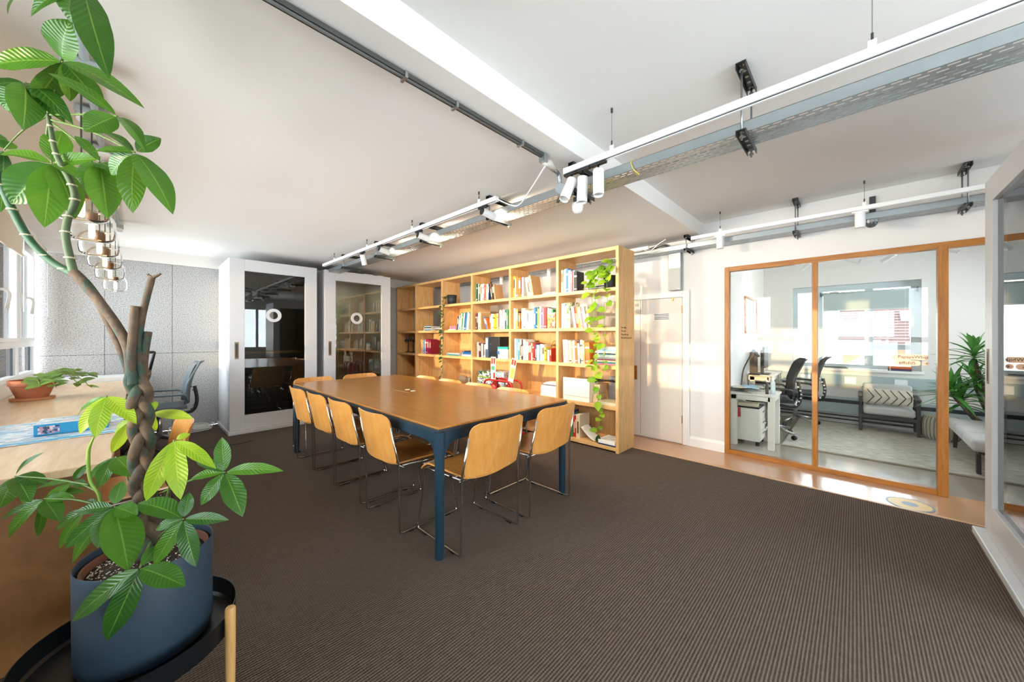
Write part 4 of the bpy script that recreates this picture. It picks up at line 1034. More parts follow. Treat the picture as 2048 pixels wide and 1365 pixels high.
def track(x, ya, yb_, z, wires, zc_of, label):
    t = thing("lighting_track", label, "lighting track", (x, (ya + yb_) / 2, z - 0.017))
    MB().box(x - 0.018, x + 0.018, ya, yb_, z - 0.008, z + 0.017).box(x - 0.018, x - 0.008, ya, yb_, z - 0.017, z - 0.008).box(x + 0.008, x + 0.018, ya, yb_, z - 0.017, z - 0.008).build("rail", TRW, t, bevel=0.001, seg=1)
    MB().box(x - 0.008, x + 0.008, ya + 0.005, yb_ - 0.005, z - 0.0125, z - 0.008).build("groove", TRS, t)
    for e in (ya, yb_): MB().box(x - 0.019, x + 0.019, e - 0.006, e + 0.006, z - 0.018, z + 0.018).build("end_cap", TRW, t, bevel=0.002)
    for y in wires:
        zc = zc_of(y)
        MB().cyl((x, y, z + 0.02), (x, y, zc - 0.002), 0.0014, n=5).build("suspension_wire", ZINC, t)
        MB().box(x - 0.004, x + 0.004, y - 0.012, y + 0.012, z + 0.015, z + 0.05).build("wire_clip", TRW, t, bevel=0.001, seg=1)
        MB().cyl((x, y, zc - 0.025), (x, y, zc - 0.001), 0.006, n=8).build("ceiling_gripper", DARK, t)
        MB().cyl((x, y, z + 0.05), (x, y, z + 0.075), 0.004, n=8).build("wire_gripper", DARK, t)
zc_of = lambda y: ZC if y > YS else ZH
LENS = mat("spot_lens_lit", "#FFF3DC", 0.3, emit="#FFDDA6", estr=22.0); LENS0 = mat("spot_lens_off", "#C9C6BE", 0.2)
def spotlight(x, y, z, aim, label, lit=True, power=14.0, r=0.029, ln=0.125, blackneck=True, size=70, drop=0.06):
    """cylinder spotlight on a track adapter; aim is the point it looks at"""
    t = thing("spotlight", label, "spotlight", (x, y, z - 0.018), group="cylinder spotlights on the ceiling tracks")
    nm = BLACK if blackneck else TRW
    MB().box(x - 0.014, x + 0.014, y - 0.05, y + 0.05, z - 0.034, z - 0.0185).build("adapter", nm, t, bevel=0.003)
    p = Vector((x, y, z - drop))
    MB().cyl((x, y, z - 0.034), p, 0.006, n=8).build("neck", nm, t, True)
    d = (Vector(aim) - p).normalized()
    a = p - d * 0.012; b = p + d * (ln - 0.012)
    body = MB().tube([a, b], r, 24, caps=False)
    body.tube([b, a + d * 0.01], r - 0.003, 24, caps=False)
    bo = autosmooth(body.build("barrel", TRW, t))
    MB().tube([a - d * 0.001, a + d * 0.004], r - 0.001, 24).build("rear_cap", nm, t)
    MB().tube([b - d * 0.016, b - d * 0.012], r - 0.004, 20).build("lens", LENS if lit else LENS0, t)
    if lit:
        l = bpy.data.lights.new("spotlight_beam", 'SPOT'); l.energy = power; l.color = (1.0, 0.85, 0.66); l.spot_size = R(size); l.spot_blend = 0.8; l.shadow_soft_size = 0.02
        o = bpy.data.objects.new("spotlight_beam", l); COL.objects.link(o); o.parent = t
        o.location = b + d * 0.004 - Vector((x, y, z - 0.018)); o.rotation_euler = d.to_track_quat('-Z', 'Y').to_euler()
TX = 1.835
cable_tray(1.98, 2.145, -2.4, 5.75, 2.245, "long perforated steel cable tray hanging over the meeting table")
strut_y = (-0.75, 0.384, 1.33, 2.13, 3.12, 4.12, 5.12)
sl = ["behind the frame edge", "over the open carpet", "beside the three white spotlights", "second past the ceiling step", "over the middle of the table", "over the far table end", "nearest the white pods"]
for y, s in zip(strut_y, sl): strut(1.955, 2.175, y, zc_of(y), 2.244, "steel trapeze hanger of the long cable tray, " + s, "trapeze hangers of the long cable tray")
track(TX, -2.4, 1.30, 2.302, (-0.85, -0.045, 0.985), zc_of, "long white lighting track over the open carpet")
track(TX, 1.92, 5.52, 2.300, (2.12, 3.11, 4.11, 5.12), zc_of, "white lighting track over the meeting table")
spotlight(TX, 1.255, 2.302, (TX - 0.25, 1.30, 1.75), "leftmost of the three white spotlights hanging at the track end", False, r=0.031, ln=0.15, drop=0.075)
spotlight(TX, 1.175, 2.302, (TX - 0.03, 1.19, 1.5), "middle one of the three white spotlights at the track end", False, r=0.031, ln=0.15, drop=0.085)
spotlight(TX, 1.07, 2.302, (TX - 0.06, 1.03, 1.5), "rightmost of the three white spotlights at the track end", False, r=0.031, ln=0.15, drop=0.075)
spotlight(TX, 2.07, 2.30, (3.65, 1.95, 1.98), "glowing white spotlight aimed at the near bookcase end", True, 56, size=152)
spotlight(TX, 2.99, 2.30, (3.65, 2.85, 1.9), "white spotlight second along the table track, aimed at the bookcase", True, 56, size=152)
spotlight(TX, 3.78, 2.30, (3.65, 3.9, 1.85), "white spotlight third along the table track, aimed at the bookcase", True, 56, size=152)
spotlight(TX, 4.23, 2.30, (TX + 0.35, 4.45, 1.2), "steeply angled white spotlight nearest the pods", False)
# wall-side tray and tracks
cable_tray(4.235, 4.405, -2.4, 6.3, 2.262, "perforated steel cable tray running along the right wall", rows=5)
for y, s in ((-0.60, "beside the right pod"), (0.40, "above the office glazing"), (1.36, "at the ceiling step"), (3.0, "behind the bookcase"), (4.8, "behind the far bookcase bays")):
    strut(4.22, 4.42, y, zc_of(y), 2.261, "steel hanger of the wall-side cable tray, " + s, "hangers of the wall-side cable tray")
track(4.13, -2.4, 1.27, 2.335, (-0.055, 1.0, -1.0), zc_of, "white lighting track in front of the office glazing")
track(4.13, 1.75, 4.9, 2.315, (2.2, 4.6), zc_of, "white lighting track running behind the bookcase")
spotlight(4.13, 1.0, 2.335, (4.13, 1.0, 0), "white spotlight pointing down beside the oak screen corner", False, blackneck=False, r=0.033, ln=0.125, drop=0.045)
spotlight(4.13, -0.03, 2.335, (4.13, -0.03, 0), "white spotlight pointing down above the wide office pane", False, blackneck=False, r=0.033, ln=0.125, drop=0.045)
spotlight(4.13, 3.22, 2.315, (4.13, 3.22, 0), "white spotlight seen through the second bookcase bay", True, 8, blackneck=False, size=120)
spotlight(4.13, 4.21, 2.315, (4.13, 4.21, 0), "white spotlight seen through the third bookcase bay", True, 8, blackneck=False, size=120)
# ceiling channel with cable along the step
t = thing("ceiling_channel", "dark steel cable channel fixed along the low ceiling edge", "cable channel", (0.5, 1.397, 2.38))
MB().box(-0.78, 1.74, 1.381, 1.384, 2.390, 2.409).box(-0.78, 1.74, 1.410, 1.413, 2.390, 2.409).box(-0.78, 1.74, 1.384, 1.410, 2.402, 2.409).build("channel", mat("grey_channel", "#5E605C", 0.5, metal=0.6), t)
for x in (0.78, 1.05, 1.52): MB().box(x, x + 0.012, 1.374, 1.420, 2.380, 2.409).build("cable_tie", GALV, t)
MB().tube([(-0.7, 1.397, 2.392), (1.74, 1.397, 2.392)], 0.008, 8).build("cable", mat("grey_cable", "#6C6C6A", 0.6), t, True)
t = thing("conduit_drop", "grey conduit elbow and round junction box beside the white spotlights", "conduit", (1.86, 1.40, 2.2))
MB().box(1.72, 1.755, 1.375, 1.42, 2.36, 2.405).build("end_bracket", GALV, t)
MB().tube([(1.74, 1.40, 2.365), (1.80, 1.405, 2.375), (1.86, 1.41, 2.36)], [0.014, 0.026, 0.016], 12).build("wrapped_sleeve", mat("off_white_wrap", "#DEDAD0", 0.7, bump=0.5), t, True)
MB().tube(bend([(1.84, 1.41, 2.36), (1.93, 1.42, 2.36), (1.945, 1.42, 2.28)], 0.03), 0.013, 10).build("elbow", GALV, t, True)
MB().cyl((1.928, 1.405, 2.258), (1.962, 1.435, 2.258), 0.036, n=20).build("junction_box", mat("grey_pvc", "#A7ADAE", 0.5), t)
MB().tube(spline([(1.945, 1.42, 2.225), (1.95, 1.45, 2.19), (1.99, 1.47, 2.20), (2.03, 1.46, 2.262)], 6), 0.004, 6).build("loose_wire", DARK, t, True)
# white supply cable swooping to the far track
t = solo("supply_cable", MB().tube(spline([(1.75, 1.395, 2.34), (1.79, 1.55, 2.25), (1.84, 1.70, 2.20), (1.85, 1.80, 2.23), (TX, 1.92, 2.30)], 8), 0.0045, 8), TRW, "white supply cable looping down to the table lighting track", "cable", smooth=True)
t = solo("supply_cable", MB().tube(spline([(4.14, 1.55, 2.38), (4.10, 1.62, 2.33), (4.11, 1.72, 2.27), (4.12, 1.80, 2.30)], 8), 0.0045, 8), TRW, "short white cable looping over the bookcase end", "cable", smooth=True)
t = thing("smoke_detector", "white domed smoke detector hanging under the long cable tray", "smoke detector", (2.06, 1.36, 2.10))
MB().lathe([(0.018, 0.075), (0.036, 0.07), (0.038, 0.04), (0.034, 0.035), (0.036, 0.025), (0.026, 0.005), (0.0001, 0.0)], 20, (2.06, 1.36, 2.112)).build("housing", WHITE, t, True)
MB().box(2.03, 2.09, 1.345, 1.375, 2.184, 2.218).build("bracket", DARK, t)
# black cable coil lying in the tray and cable bundle near the step
t = solo("cable_coil", MB().tube([(2.06 + 0.045 * math.cos(a), -0.52 + 0.03 * math.sin(a), 2.252 + 0.0004 * k) for k, a in enumerate([2 * math.pi * q / 14 for q in range(40)])], 0.004, 6), BLACK, "small black cable coil lying in the long cable tray", "cable", smooth=True)
# wall trunking above the cupboard door
t = thing("wall_trunking", "grey steel trunking box above the cupboard doors", "trunking", (4.42, 1.545, 1.82))
MB().box(4.385, XW - 0.001, 1.475, 1.615, 1.825, 2.262).build("box", GALV, t, bevel=0.003)
MB().box(4.380, 4.385, 1.480, 1.610, 1.83, 2.085).build("cover_plate", mat("matt_grey_plate", "#A9ADA9", 0.55, metal=0.5), t, bevel=0.001, seg=1)
for y in (1.50, 1.59): MB().cyl((4.377, y, 2.095), (4.386, y, 2.095), 0.006, n=8).build("screw", ZINC, t)
t = thing("cable_bundle", "black and grey cable bundle lying in the wall-side tray", "cables", (4.32, 1.75, 2.27))
for k in range(5): MB().tube(spline([(4.26 + 0.025 * k, 1.5, 2.275), (4.27 + 0.022 * k, 1.62, 2.36 - 0.012 * k), (4.26 + 0.028 * k, 1.85, 2.32 - 0.01 * k), (4.26 + 0.02 * k, 2.1, 2.275)], 6), 0.008, 6).build("cable", BLACK if k % 2 else mat("grey_cable"), t, True)

t = thing("dome_camera", "small dark dome sensor under the wall-side cable tray", "sensor", (4.30, -0.10, 2.19))
autosmooth(MB().lathe([(0.0001, 2.200), (0.022, 2.206), (0.036, 2.222), (0.040, 2.235), (0.040, 2.2612), (0.0001, 2.2612)], 20, (4.30, -0.10, 0)).build("dome", mat("smoked_dome", "#5A6266", 0.15), t))
MB().lathe([(0.044, 2.240), (0.044, 2.2612), (0.040, 2.2612), (0.040, 2.240)], 20, (4.30, -0.10, 0), True).build("collar", GALV, t)
solo("wall_bracket", MB().box(4.425, 4.449, -0.13, -0.09, 2.33, 2.50), DARK, "dark vertical bracket on the wall above the tray", "bracket", bevel=0.003)
solo("cable_tie", MB().tube(spline([(2.0, 0.93, 2.31), (1.978, 0.94, 2.29), (1.974, 0.92, 2.24), (2.0, 0.90, 2.215), (2.02, 0.93, 2.235)], 6), 0.003, 6), mat("yellow_tie", "#D9C25A", 0.5), "yellow cable tie looped on the long cable tray", "cable tie", smooth=True)
# ================================================================== PENDANT LAMPS OVER THE WINDOW DESK
PGLASS = glass("pendant_glass", (0.985, 0.975, 0.95), 1.13, refl=1.0)
OAKCAP = wood("pendant_walnut", "#5E4630", "#7A5E42", (6, 6, 1), 6, 0.5)
BULB = mat("filament_glow", "#FFE2A8", 0.4, emit="#FFC36B", estr=14.0)
cond = thing("pendant_conduit", "grey conduit carrying the pendant lamps along the ceiling", "conduit", (-0.155, 3.7, 2.38))
MB().cyl((-0.155, 2.0, 2.393), (-0.155, 5.4, 2.393), 0.014, n=10).build("pipe", mat("grey_pvc"), cond, True)
lamp0 = thing("pendant_lamp", "x", "pendant lamp", (0, 0, 0), local=True, group="glass pendant lamps over the window desk")
MB().lathe([(0.05, 2.335), (0.05, 2.36), (0.0001, 2.36)], 20).build("ceiling_rose", WHITE, lamp0, True)
MB().box(-0.055, 0.055, -0.035, 0.035, 2.36, 2.395).build("conduit_box", mat("grey_pvc"), lamp0, bevel=0.006)
MB().cyl((0.0, 0, 1.89), (0, 0, 2.335), 0.0032, n=6).build("cord", DARK, lamp0)
MB().lathe([(0.021, 1.840), (0.021, 1.892), (0.018, 1.897), (0.0001, 1.897)], 18).build("walnut_cap", OAKCAP, lamp0, True)
g = [(0.024, 1.890), (0.050, 1.888), (0.070, 1.876), (0.081, 1.852), (0.083, 1.80), (0.078, 1.766), (0.062, 1.750), (0.03, 1.745), (0.0005, 1.745)]
MB().lathe(g, 28).build("glass_shade", PGLASS, lamp0, True)
bl = MB().lathe([(0.008, 1.840), (0.0105, 1.82), (0.0105, 1.775), (0.008, 1.764), (0.0005, 1.762)], 14).build("bulb", BULB, lamp0, True)
pl = bpy.data.lights.new("pendant_glow", 'POINT'); pl.energy = 0.5; pl.color = (1.0, 0.72, 0.40); pl.shadow_soft_size = 0.02
plo = bpy.data.objects.new("pendant_glow", pl); COL.objects.link(plo); plo.parent = lamp0; plo.location = (0.0, 0, 1.755)
plab = ["glass pendant lamp half hidden by the money tree leaves", "glass pendant lamp second from the money tree", "glass pendant lamp third from the money tree", "glass pendant lamp third from the far end", "glass pendant lamp second from the far end", "glass pendant lamp at the far end of the row"]
for k, y in enumerate((2.26, 2.72, 3.20, 3.68, 4.28, 5.15)):
    o = lamp0 if k == 0 else copy_tree(lamp0)
    o.location = (-0.165, y, -0.012 * max(0, k - 2)); o["label"] = plab[k]
# ================================================================== WINDOW DESK
dk = thing("window_desk", "long maple desk along the windows with plywood end panel", "desk", (-0.44, 4.25, 0))
MB().box(-0.79, -0.085, 2.27, 6.23, 0.715, 0.75).build("desk_top", DESKW, dk, bevel=0.004)
MB().box(-0.79, -0.11, 2.30, 2.335, 0.0, 0.715).build("end_panel", DESKP, dk, bevel=0.002)
MB().box(-0.79, -0.11, 4.23, 4.265, 0.0, 0.715).build("mid_panel", DESKP, dk, bevel=0.002)
MB().box(-0.79, -0.11, 6.17, 6.205, 0.0, 0.715).build("far_panel", DESKP, dk, bevel=0.002)
MB().box(-0.78, -0.74, 2.335, 6.17, 0.35, 0.715).build("modesty_rail", DESKP, dk)
sl_ = struct(MB().box(-0.80, -0.06, 6.24, 6.66, 0.70, 0.80).build("trim_3", mat("sill_board_white", "#E9EBEE", 0.4), bevel=0.004))
# terracotta pot with a leafy creeper
TERRA = mat("terracotta", "#B0694A", 0.8, vary=0.12)
c = (-0.62, 4.95, 0.751)
t = thing("terracotta_planter", "terracotta pot with a creeping green plant on the window desk", "potted plant", c)
autosmooth(MB().lathe([(0.115, 0.0), (0.12, 0.012), (0.118, 0.018), (0.095, 0.02), (0.0001, 0.02)], 26, c).build("saucer", mat("terracotta_pale", "#CF8A5E", 0.7), t))
autosmooth(MB().lathe([(0.085, 0.02), (0.118, 0.12), (0.126, 0.122), (0.128, 0.165), (0.118, 0.165), (0.112, 0.14), (0.0001, 0.14)], 26, c).build("pot", TERRA, t))
rp_ = random.Random(21)
CREEP = leafmat("creeper_leaf", "#4E7A32", "#7FA44E", "#A9C07A", 0.4, 0.3)
for k in range(7):
    a = rp_.uniform(-1.5, 0.9); ln = rp_.uniform(0.16, 0.34)
    dx, dy = math.cos(a), math.sin(a)
    P0 = Vector(c) + Vector((dx * 0.05, dy * 0.05, 0.15)); P1 = P0 + Vector((dx * ln * 0.5, dy * ln * 0.5, rp_.uniform(0.03, 0.09))); P2 = P0 + Vector((dx * ln, dy * ln, rp_.uniform(-0.08, 0.02)))
    p = spline([P0, P1, P2], 7)
    sv = MB().tube(p, 0.003, 5).build("stem", STEM, t, True)
    for i in range(3, len(p), 2):
        for s in (-1, 1):
            d = Vector((dx * 0.5 - dy * s, dy * 0.5 + dx * s, rp_.uniform(-0.3, 0.4))).normalized()
            b0 = Vector(p[i]); l_ = rp_.uniform(0.06, 0.09)
            heart_leaf(b0, b0 + d * l_, l_ * 0.58, Vector((0.3, -0.5, 1)), 0.1).build("leaf", CREEP, sv, True)
# jigsaw box on its poster
PUZ = printed("jigsaw_print", ["#8FC7DE", "#E8EEF1", "#C4D4DE", "#F0F2F2", "#5FB0D6", "#E3C9CE", "#A8B6C2", "#DDEBEE"], (26, 55, 26))
ps = thing("jigsaw_poster", "pale blue printed jigsaw poster lying on the window desk", "poster", (-0.34, 3.25, 0.7505))
MB().sheet(lambda u, v: (-0.62 + 0.55 * u, 2.90 + 0.70 * v + 0.03 * u, 0.7525 + 0.0008 * math.sin(9 * u)), 6, 4, 0.0012).build("sheet", PUZ, ps)
MB().box(-0.60, -0.10, 2.935, 2.965, 0.7535, 0.7542).build("blue_border", mat("cyan_print", "#3FB2DE", 0.4), ps)
bx_ = thing("jigsaw_box", "bright blue jigsaw box lying on the printed poster", "jigsaw box", (-0.27, 3.20, 0.7545))
BLU = mat("jigsaw_box_blue", "#1E93C4", 0.35)
o = MB().box(-0.385, -0.125, 3.09, 3.30, 0.7545, 0.812).build("box", BLU, bx_, bevel=0.002)
MB().box(-0.384, -0.126, 3.091, 3.299, 0.8121, 0.8128).build("picture_lid", PUZ, bx_)
MB().box(-0.372, -0.30, 3.0888, 3.0896, 0.762, 0.802).build("picture_inset", printed("jigsaw_inset", ["#2C3E6E", "#7E89B8", "#D9C9D3", "#3C4A5E", "#B78FA0"], (90, 90, 90)), o)
for k in range(3): MB().box(-0.155 + 0.012 * k, -0.147 + 0.012 * k, 3.0888, 3.0896, 0.785 + 0.004 * k, 0.795 + 0.002 * k).build("title_mark", WHITE, o)
# ================================================================== OFFICE CHAIR AND CAMERA STAND BY THE PANELS
MESHG = mat("grey_mesh_fabric", "#5C666C", 0.8, vary=0.1, bump=0.4, bscale=300); SHELL = mat("grey_plastic_shell", "#6C7A82", 0.4)
def office_chair(loc, rotz, label, light=False, grp=None):
    """task chair facing +y"""
    t = thing("office_chair", label, "office chair", loc, rotz, grp, local=True)
    fr = SHELL if light else BLACK; st = mat("cast_aluminium", "#B9B9B4", 0.3, metal=0.9)
    def back(u, v):
        x = (u * 2 - 1) * (0.20 - 0.02 * v + 0.03 * math.sin(math.pi * v)); z = 0.50 + 0.48 * v
        y = -0.20 - 0.05 * (1 - (u * 2 - 1) ** 2) - 0.10 * v + 0.03 * math.sin(math.pi * v) - 0.035 * max(0, (v - 0.88) / 0.12) ** 2
        return (x, y, z)
    bk = MB().sheet(back, 10, 12, 0.012).build("backrest", MESHG if light else mat("black_mesh", "#1D2023", 0.75, bump=0.4, bscale=300), t, True)
    MB().tube(bend([back(0.0, 0.0), back(0, 0.5), back(0.0, 1.0), back(0.5, 1.0), back(1.0, 1.0), back(1, 0.5), back(1.0, 0.0)], 0.03), 0.012, 8).build("back_frame", fr, bk, True)
    def seat(u, v):
        x = (u * 2 - 1) * (0.23 + 0.015 * v); y = -0.22 + 0.45 * v
        return (x, y, 0.435 + 0.02 * (u * 2 - 1) ** 2 - 0.05 * max(0, (v - 0.8) / 0.2) ** 2 + 0.015 * (1 - v))
    MB().sheet(seat, 10, 10, 0.035).build("seat", MESHG if light else mat("black_mesh"), t, True)
    for k in range(7):    # ladder-like lumbar spine
        z = 0.40 + 0.045 * k; y = -0.27 - 0.05 * math.sin(k * 0.55)
        MB().box(-0.035, 0.035, y - 0.012, y + 0.006, z, z + 0.014).build("spine_rib", WHITE if not light else BLACK, t, bevel=0.002)
    MB().tube(spline([(0, -0.10, 0.39), (0, -0.27, 0.38), (0, -0.32, 0.50), (0, -0.30, 0.68)], 6), 0.018, 8).build("spine", BLACK, t, True)
    for s in (-1, 1):
        MB().tube(bend([(s * 0.20, -0.22, 0.54), (s * 0.27, -0.20, 0.62), (s * 0.28, 0.12, 0.63)], 0.05), [0.014] * 7, 8).build("arm", fr, t, True)
    MB().cyl((0, 0, 0.12), (0, 0, 0.41), 0.025, n=14).build("gas_lift", st, t, True)
    for k in range(5):
        a = 2 * math.pi * k / 5 + 0.3; e = Vector((math.cos(a) * 0.29, math.sin(a) * 0.29, 0.075))
        lg = MB().tube([(0, 0, 0.13), tuple(e)], [0.022, 0.014], 8).build("base_leg", st, t, True)
        ca = MB()
        nrm = Vector((-math.sin(a), math.cos(a), 0)) * 0.014
        q = Vector((e.x, e.y, 0.028))
        ca.cyl(tuple(q - nrm), tuple(q + nrm), 0.028, n=14)
        ca.build("caster", BLACK, lg, True)
    return t
office_chair((0.155, 5.72, 0), R(90), "grey mesh task chair turned to the desk beside the grey panels", True)
t = thing("camera_stand", "black adjustable camera stand behind the money tree trunk", "stand", (-0.02, 5.05, 0))
MB().cyl((-0.02, 5.05, 0.02), (-0.02, 5.05, 1.02), 0.022, n=10).build("column", BLACK, t, True)
for k in range(3):
    a = 2 * math.pi * k / 3 + 0.4; MB().tube([(-0.02, 5.05, 0.25), (-0.02 + 0.28 * math.cos(a), 5.05 + 0.28 * math.sin(a), 0.008)], 0.010, 8).build("foot", BLACK, t, True)
MB().tube(bend([(-0.08, 5.05, 1.12), (0.10, 5.03, 1.12), (0.06, 5.05, 0.90)], 0.01), 0.012, 8).build("clamp_frame", BLACK, t, True)
MB().obox((-0.02, 5.05, 1.20), (0.05, 0.05, 0.16), (0, 0.2, 0)).build("head", BLACK, t, bevel=0.006)
MB().box(-0.045, 0.01, 5.02, 5.08, 1.0, 1.04).build("clamp", CHROME, t, bevel=0.004)
# white cable heap on the floor
rc = random.Random(8)
p = []
for k in range(60):
    a = k * 0.75; rr_ = 0.10 + 0.08 * math.sin(k * 0.37)
    p.append((0.52 + rr_ * 1.5 * math.cos(a) , 6.42 + rr_ * math.sin(a), 0.012 + 0.0012 * k))
solo("floor_cable", MB().tube(spline(p, 3), 0.006, 6), WHITE, "tangle of white cable on the floor beside the left pod", "cable", smooth=True)
solo("floor_cable", MB().tube(spline([(0.08, 4.9, 0.006), (0.3, 5.0, 0.006), (0.45, 5.3, 0.006), (0.78, 5.25, 0.006), (0.95, 5.3, 0.006)], 8), 0.004, 6), mat("dark_cable", "#2A2A2A", 0.6), "thin dark cable trailing across the carpet near the left pod", "cable", smooth=True)
# ================================================================== MONEY TREE IN THE FOREGROUND
# hub of each compound leaf, its stalk points, and [tip, width] of each leaflet (metres)
PLANT_CLUSTERS = [[[-0.162,1.728,2.112],[[-0.205,1.874,1.999],[-0.182,1.807,2.068]],[[[-0.305,1.834,2.074],0.068],[[-0.138,1.631,2.192],0.081],[[-0.232,1.873,2.027],0.068],[[0.009,1.478,1.937],0.047],[[-0.077,1.697,1.989],0.057],[[-0.153,1.791,2.023],0.039]]],
[[-0.107,1.512,2.227],[[-0.182,1.807,2.068],[-0.143,1.664,2.18]],[[[-0.055,1.4,1.95],0.065],[[-0.136,1.585,2.16],0.07],[[-0.211,1.664,2.175],0.03],[[-0.269,1.796,2.226],0.035]]],
[[-0.252,1.894,2.084],[[-0.209,1.893,2.011],[-0.227,1.882,2.05]],[[[-0.25,1.848,1.915],0.073],[[-0.141,1.72,1.925],0.049],[[-0.169,1.851,1.973],0.044],[[-0.304,1.991,2.015],0.057],[[-0.308,1.88,2.04],0.027],[[-0.298,2.028,2.02],0.041]]],
[[-0.045,1.534,1.915],[[-0.202,1.886,1.999],[-0.105,1.668,1.95]],[[[-0.179,1.631,2.018],0.04],[[-0.105,1.51,1.837],0.057],[[0.01,1.434,1.797],0.035]]],
[[-0.01,1.498,1.81],[[-0.199,1.882,1.982],[-0.106,1.684,1.906]],[[[-0.093,1.584,1.813],0.033],[[-0.091,1.64,1.89],0.03],[[-0.06,1.593,1.759],0.05],[[-0.014,1.473,1.628],0.057],[[0.063,1.363,1.617],0.062],[[0.043,1.485,1.867],0.042],[[0.063,1.465,1.702],0.035]]],
[[-0.201,1.913,1.851],[[-0.208,1.905,1.983],[-0.214,1.926,1.92]],[[[-0.326,2.043,1.875],0.045],[[-0.29,1.977,1.709],0.102],[[-0.21,1.851,1.624],0.082],[[-0.147,1.843,1.664],0.071],[[-0.183,1.938,1.975],0.065],[[-0.095,1.832,1.875],0.048],[[-0.123,1.759,1.771],0.043]]],
[[-0.085,1.677,1.817],[[-0.201,1.898,1.98],[-0.142,1.78,1.901]],[[[-0.141,1.764,1.908],0.026],[[-0.054,1.616,1.775],0.048],[[-0.118,1.668,1.727],0.053],[[-0.068,1.63,1.635],0.072],[[-0.096,1.732,1.692],0.048]]],
[[-0.316,2.062,1.906],[[-0.211,1.909,2.001],[-0.271,2.0,1.964]],[[[-0.349,2.096,1.973],0.038],[[-0.303,2.077,1.942],0.035],[[-0.329,2.104,1.703],0.043],[[-0.361,2.137,1.78],0.058]]],
[[-0.075,1.767,1.084],[[-0.107,1.844,0.942],[-0.092,1.814,1.018]],[[[-0.143,1.867,1.011],0.024],[[-0.135,1.801,0.965],0.039],[[-0.098,1.733,0.958],0.045],[[-0.008,1.639,1.002],0.042],[[-0.075,1.825,1.01],0.025]]],
[[0.03,1.745,1.016],[[0.012,1.749,0.891],[0.021,1.754,0.957]],[[[0.124,1.618,1.0],0.038],[[0.039,1.793,1.048],0.018],[[0.039,1.778,0.946],0.018]]],
[[-0.017,1.793,0.992],[[-0.006,1.768,0.891],[-0.012,1.788,0.94]],[[[-0.061,1.868,0.94],0.03],[[-0.068,1.847,0.878],0.033]]],
[[0.071,1.485,0.965],[[0.056,1.616,0.732],[0.07,1.53,0.857]],[[[0.012,1.489,0.799],0.047],[[0.081,1.403,0.808],0.047],[[0.156,1.368,0.886],0.034],[[0.108,1.491,0.975],0.018]]],
[[0.178,1.374,0.868],[[0.051,1.636,0.768],[0.118,1.479,0.836]],[[[0.175,1.406,0.968],0.039],[[0.295,1.223,0.879],0.036],[[0.207,1.286,0.754],0.052],[[0.124,1.387,0.782],0.036],[[0.107,1.448,0.848],0.031],[[0.125,1.501,0.885],0.029]]],
[[0.087,1.397,0.752],[[0.042,1.602,0.638],[0.068,1.488,0.709]],[[[0.102,1.424,0.815],0.032],[[0.174,1.277,0.759],0.032],[[0.108,1.332,0.633],0.042],[[0.028,1.429,0.632],0.04],[[0.031,1.455,0.721],0.027],[[-0.004,1.52,0.788],0.057]]],
[[0.0,1.444,0.631],[[0.022,1.594,0.633],[0.01,1.505,0.637]],[[[-0.128,1.534,0.504],0.053],[[-0.062,1.451,0.461],0.055],[[0.086,1.326,0.593],0.058],[[0.039,1.49,0.661],0.029]]],
[[-0.054,1.616,0.764],[[-0.006,1.666,0.656],[-0.037,1.627,0.73]],[[[-0.037,1.641,0.83],0.034],[[-0.134,1.684,0.754],0.034],[[-0.005,1.565,0.738],0.044],[[-0.152,1.674,0.656],0.039],[[-0.085,1.576,0.667],0.052],[[-0.146,1.755,0.575],0.044],[[-0.023,1.482,0.615],0.086]]],
[[-0.227,1.998,0.724],[[-0.093,1.829,0.71],[-0.153,1.906,0.725]],[[[-0.331,2.106,0.651],0.026],[[-0.306,2.051,0.601],0.041],[[-0.184,1.896,0.668],0.05],[[-0.156,1.939,0.723],0.032],[[-0.134,1.959,0.731],0.035],[[-0.245,2.046,0.583],0.023]]],
[[-0.301,2.103,0.793],[[-0.119,1.856,0.78],[-0.213,1.983,0.792]],[[[-0.231,2.031,0.875],0.021],[[-0.334,2.109,0.69],0.048],[[-0.254,1.997,0.72],0.051],[[-0.222,2.036,0.759],0.045],[[-0.288,2.148,0.675],0.027]]],
[[-0.163,1.961,0.774],[[-0.098,1.834,0.755],[-0.13,1.897,0.769]],[[[-0.251,2.052,0.748],0.03],[[-0.128,1.894,0.763],0.027],[[-0.129,1.954,0.828],0.021],[[-0.235,2.063,0.667],0.039]]],
[[-0.059,1.852,0.861],[[-0.021,1.754,0.755],[-0.035,1.798,0.815]],[[[-0.098,1.864,0.762],0.042],[[-0.126,1.936,0.773],0.024],[[-0.014,1.747,0.805],0.066]]],
[[-0.128,1.866,0.7],[[-0.063,1.769,0.673],[-0.092,1.814,0.688]],[[[-0.195,1.936,0.626],0.035],[[-0.185,1.897,0.577],0.029],[[-0.099,1.865,0.721],0.032]]]]
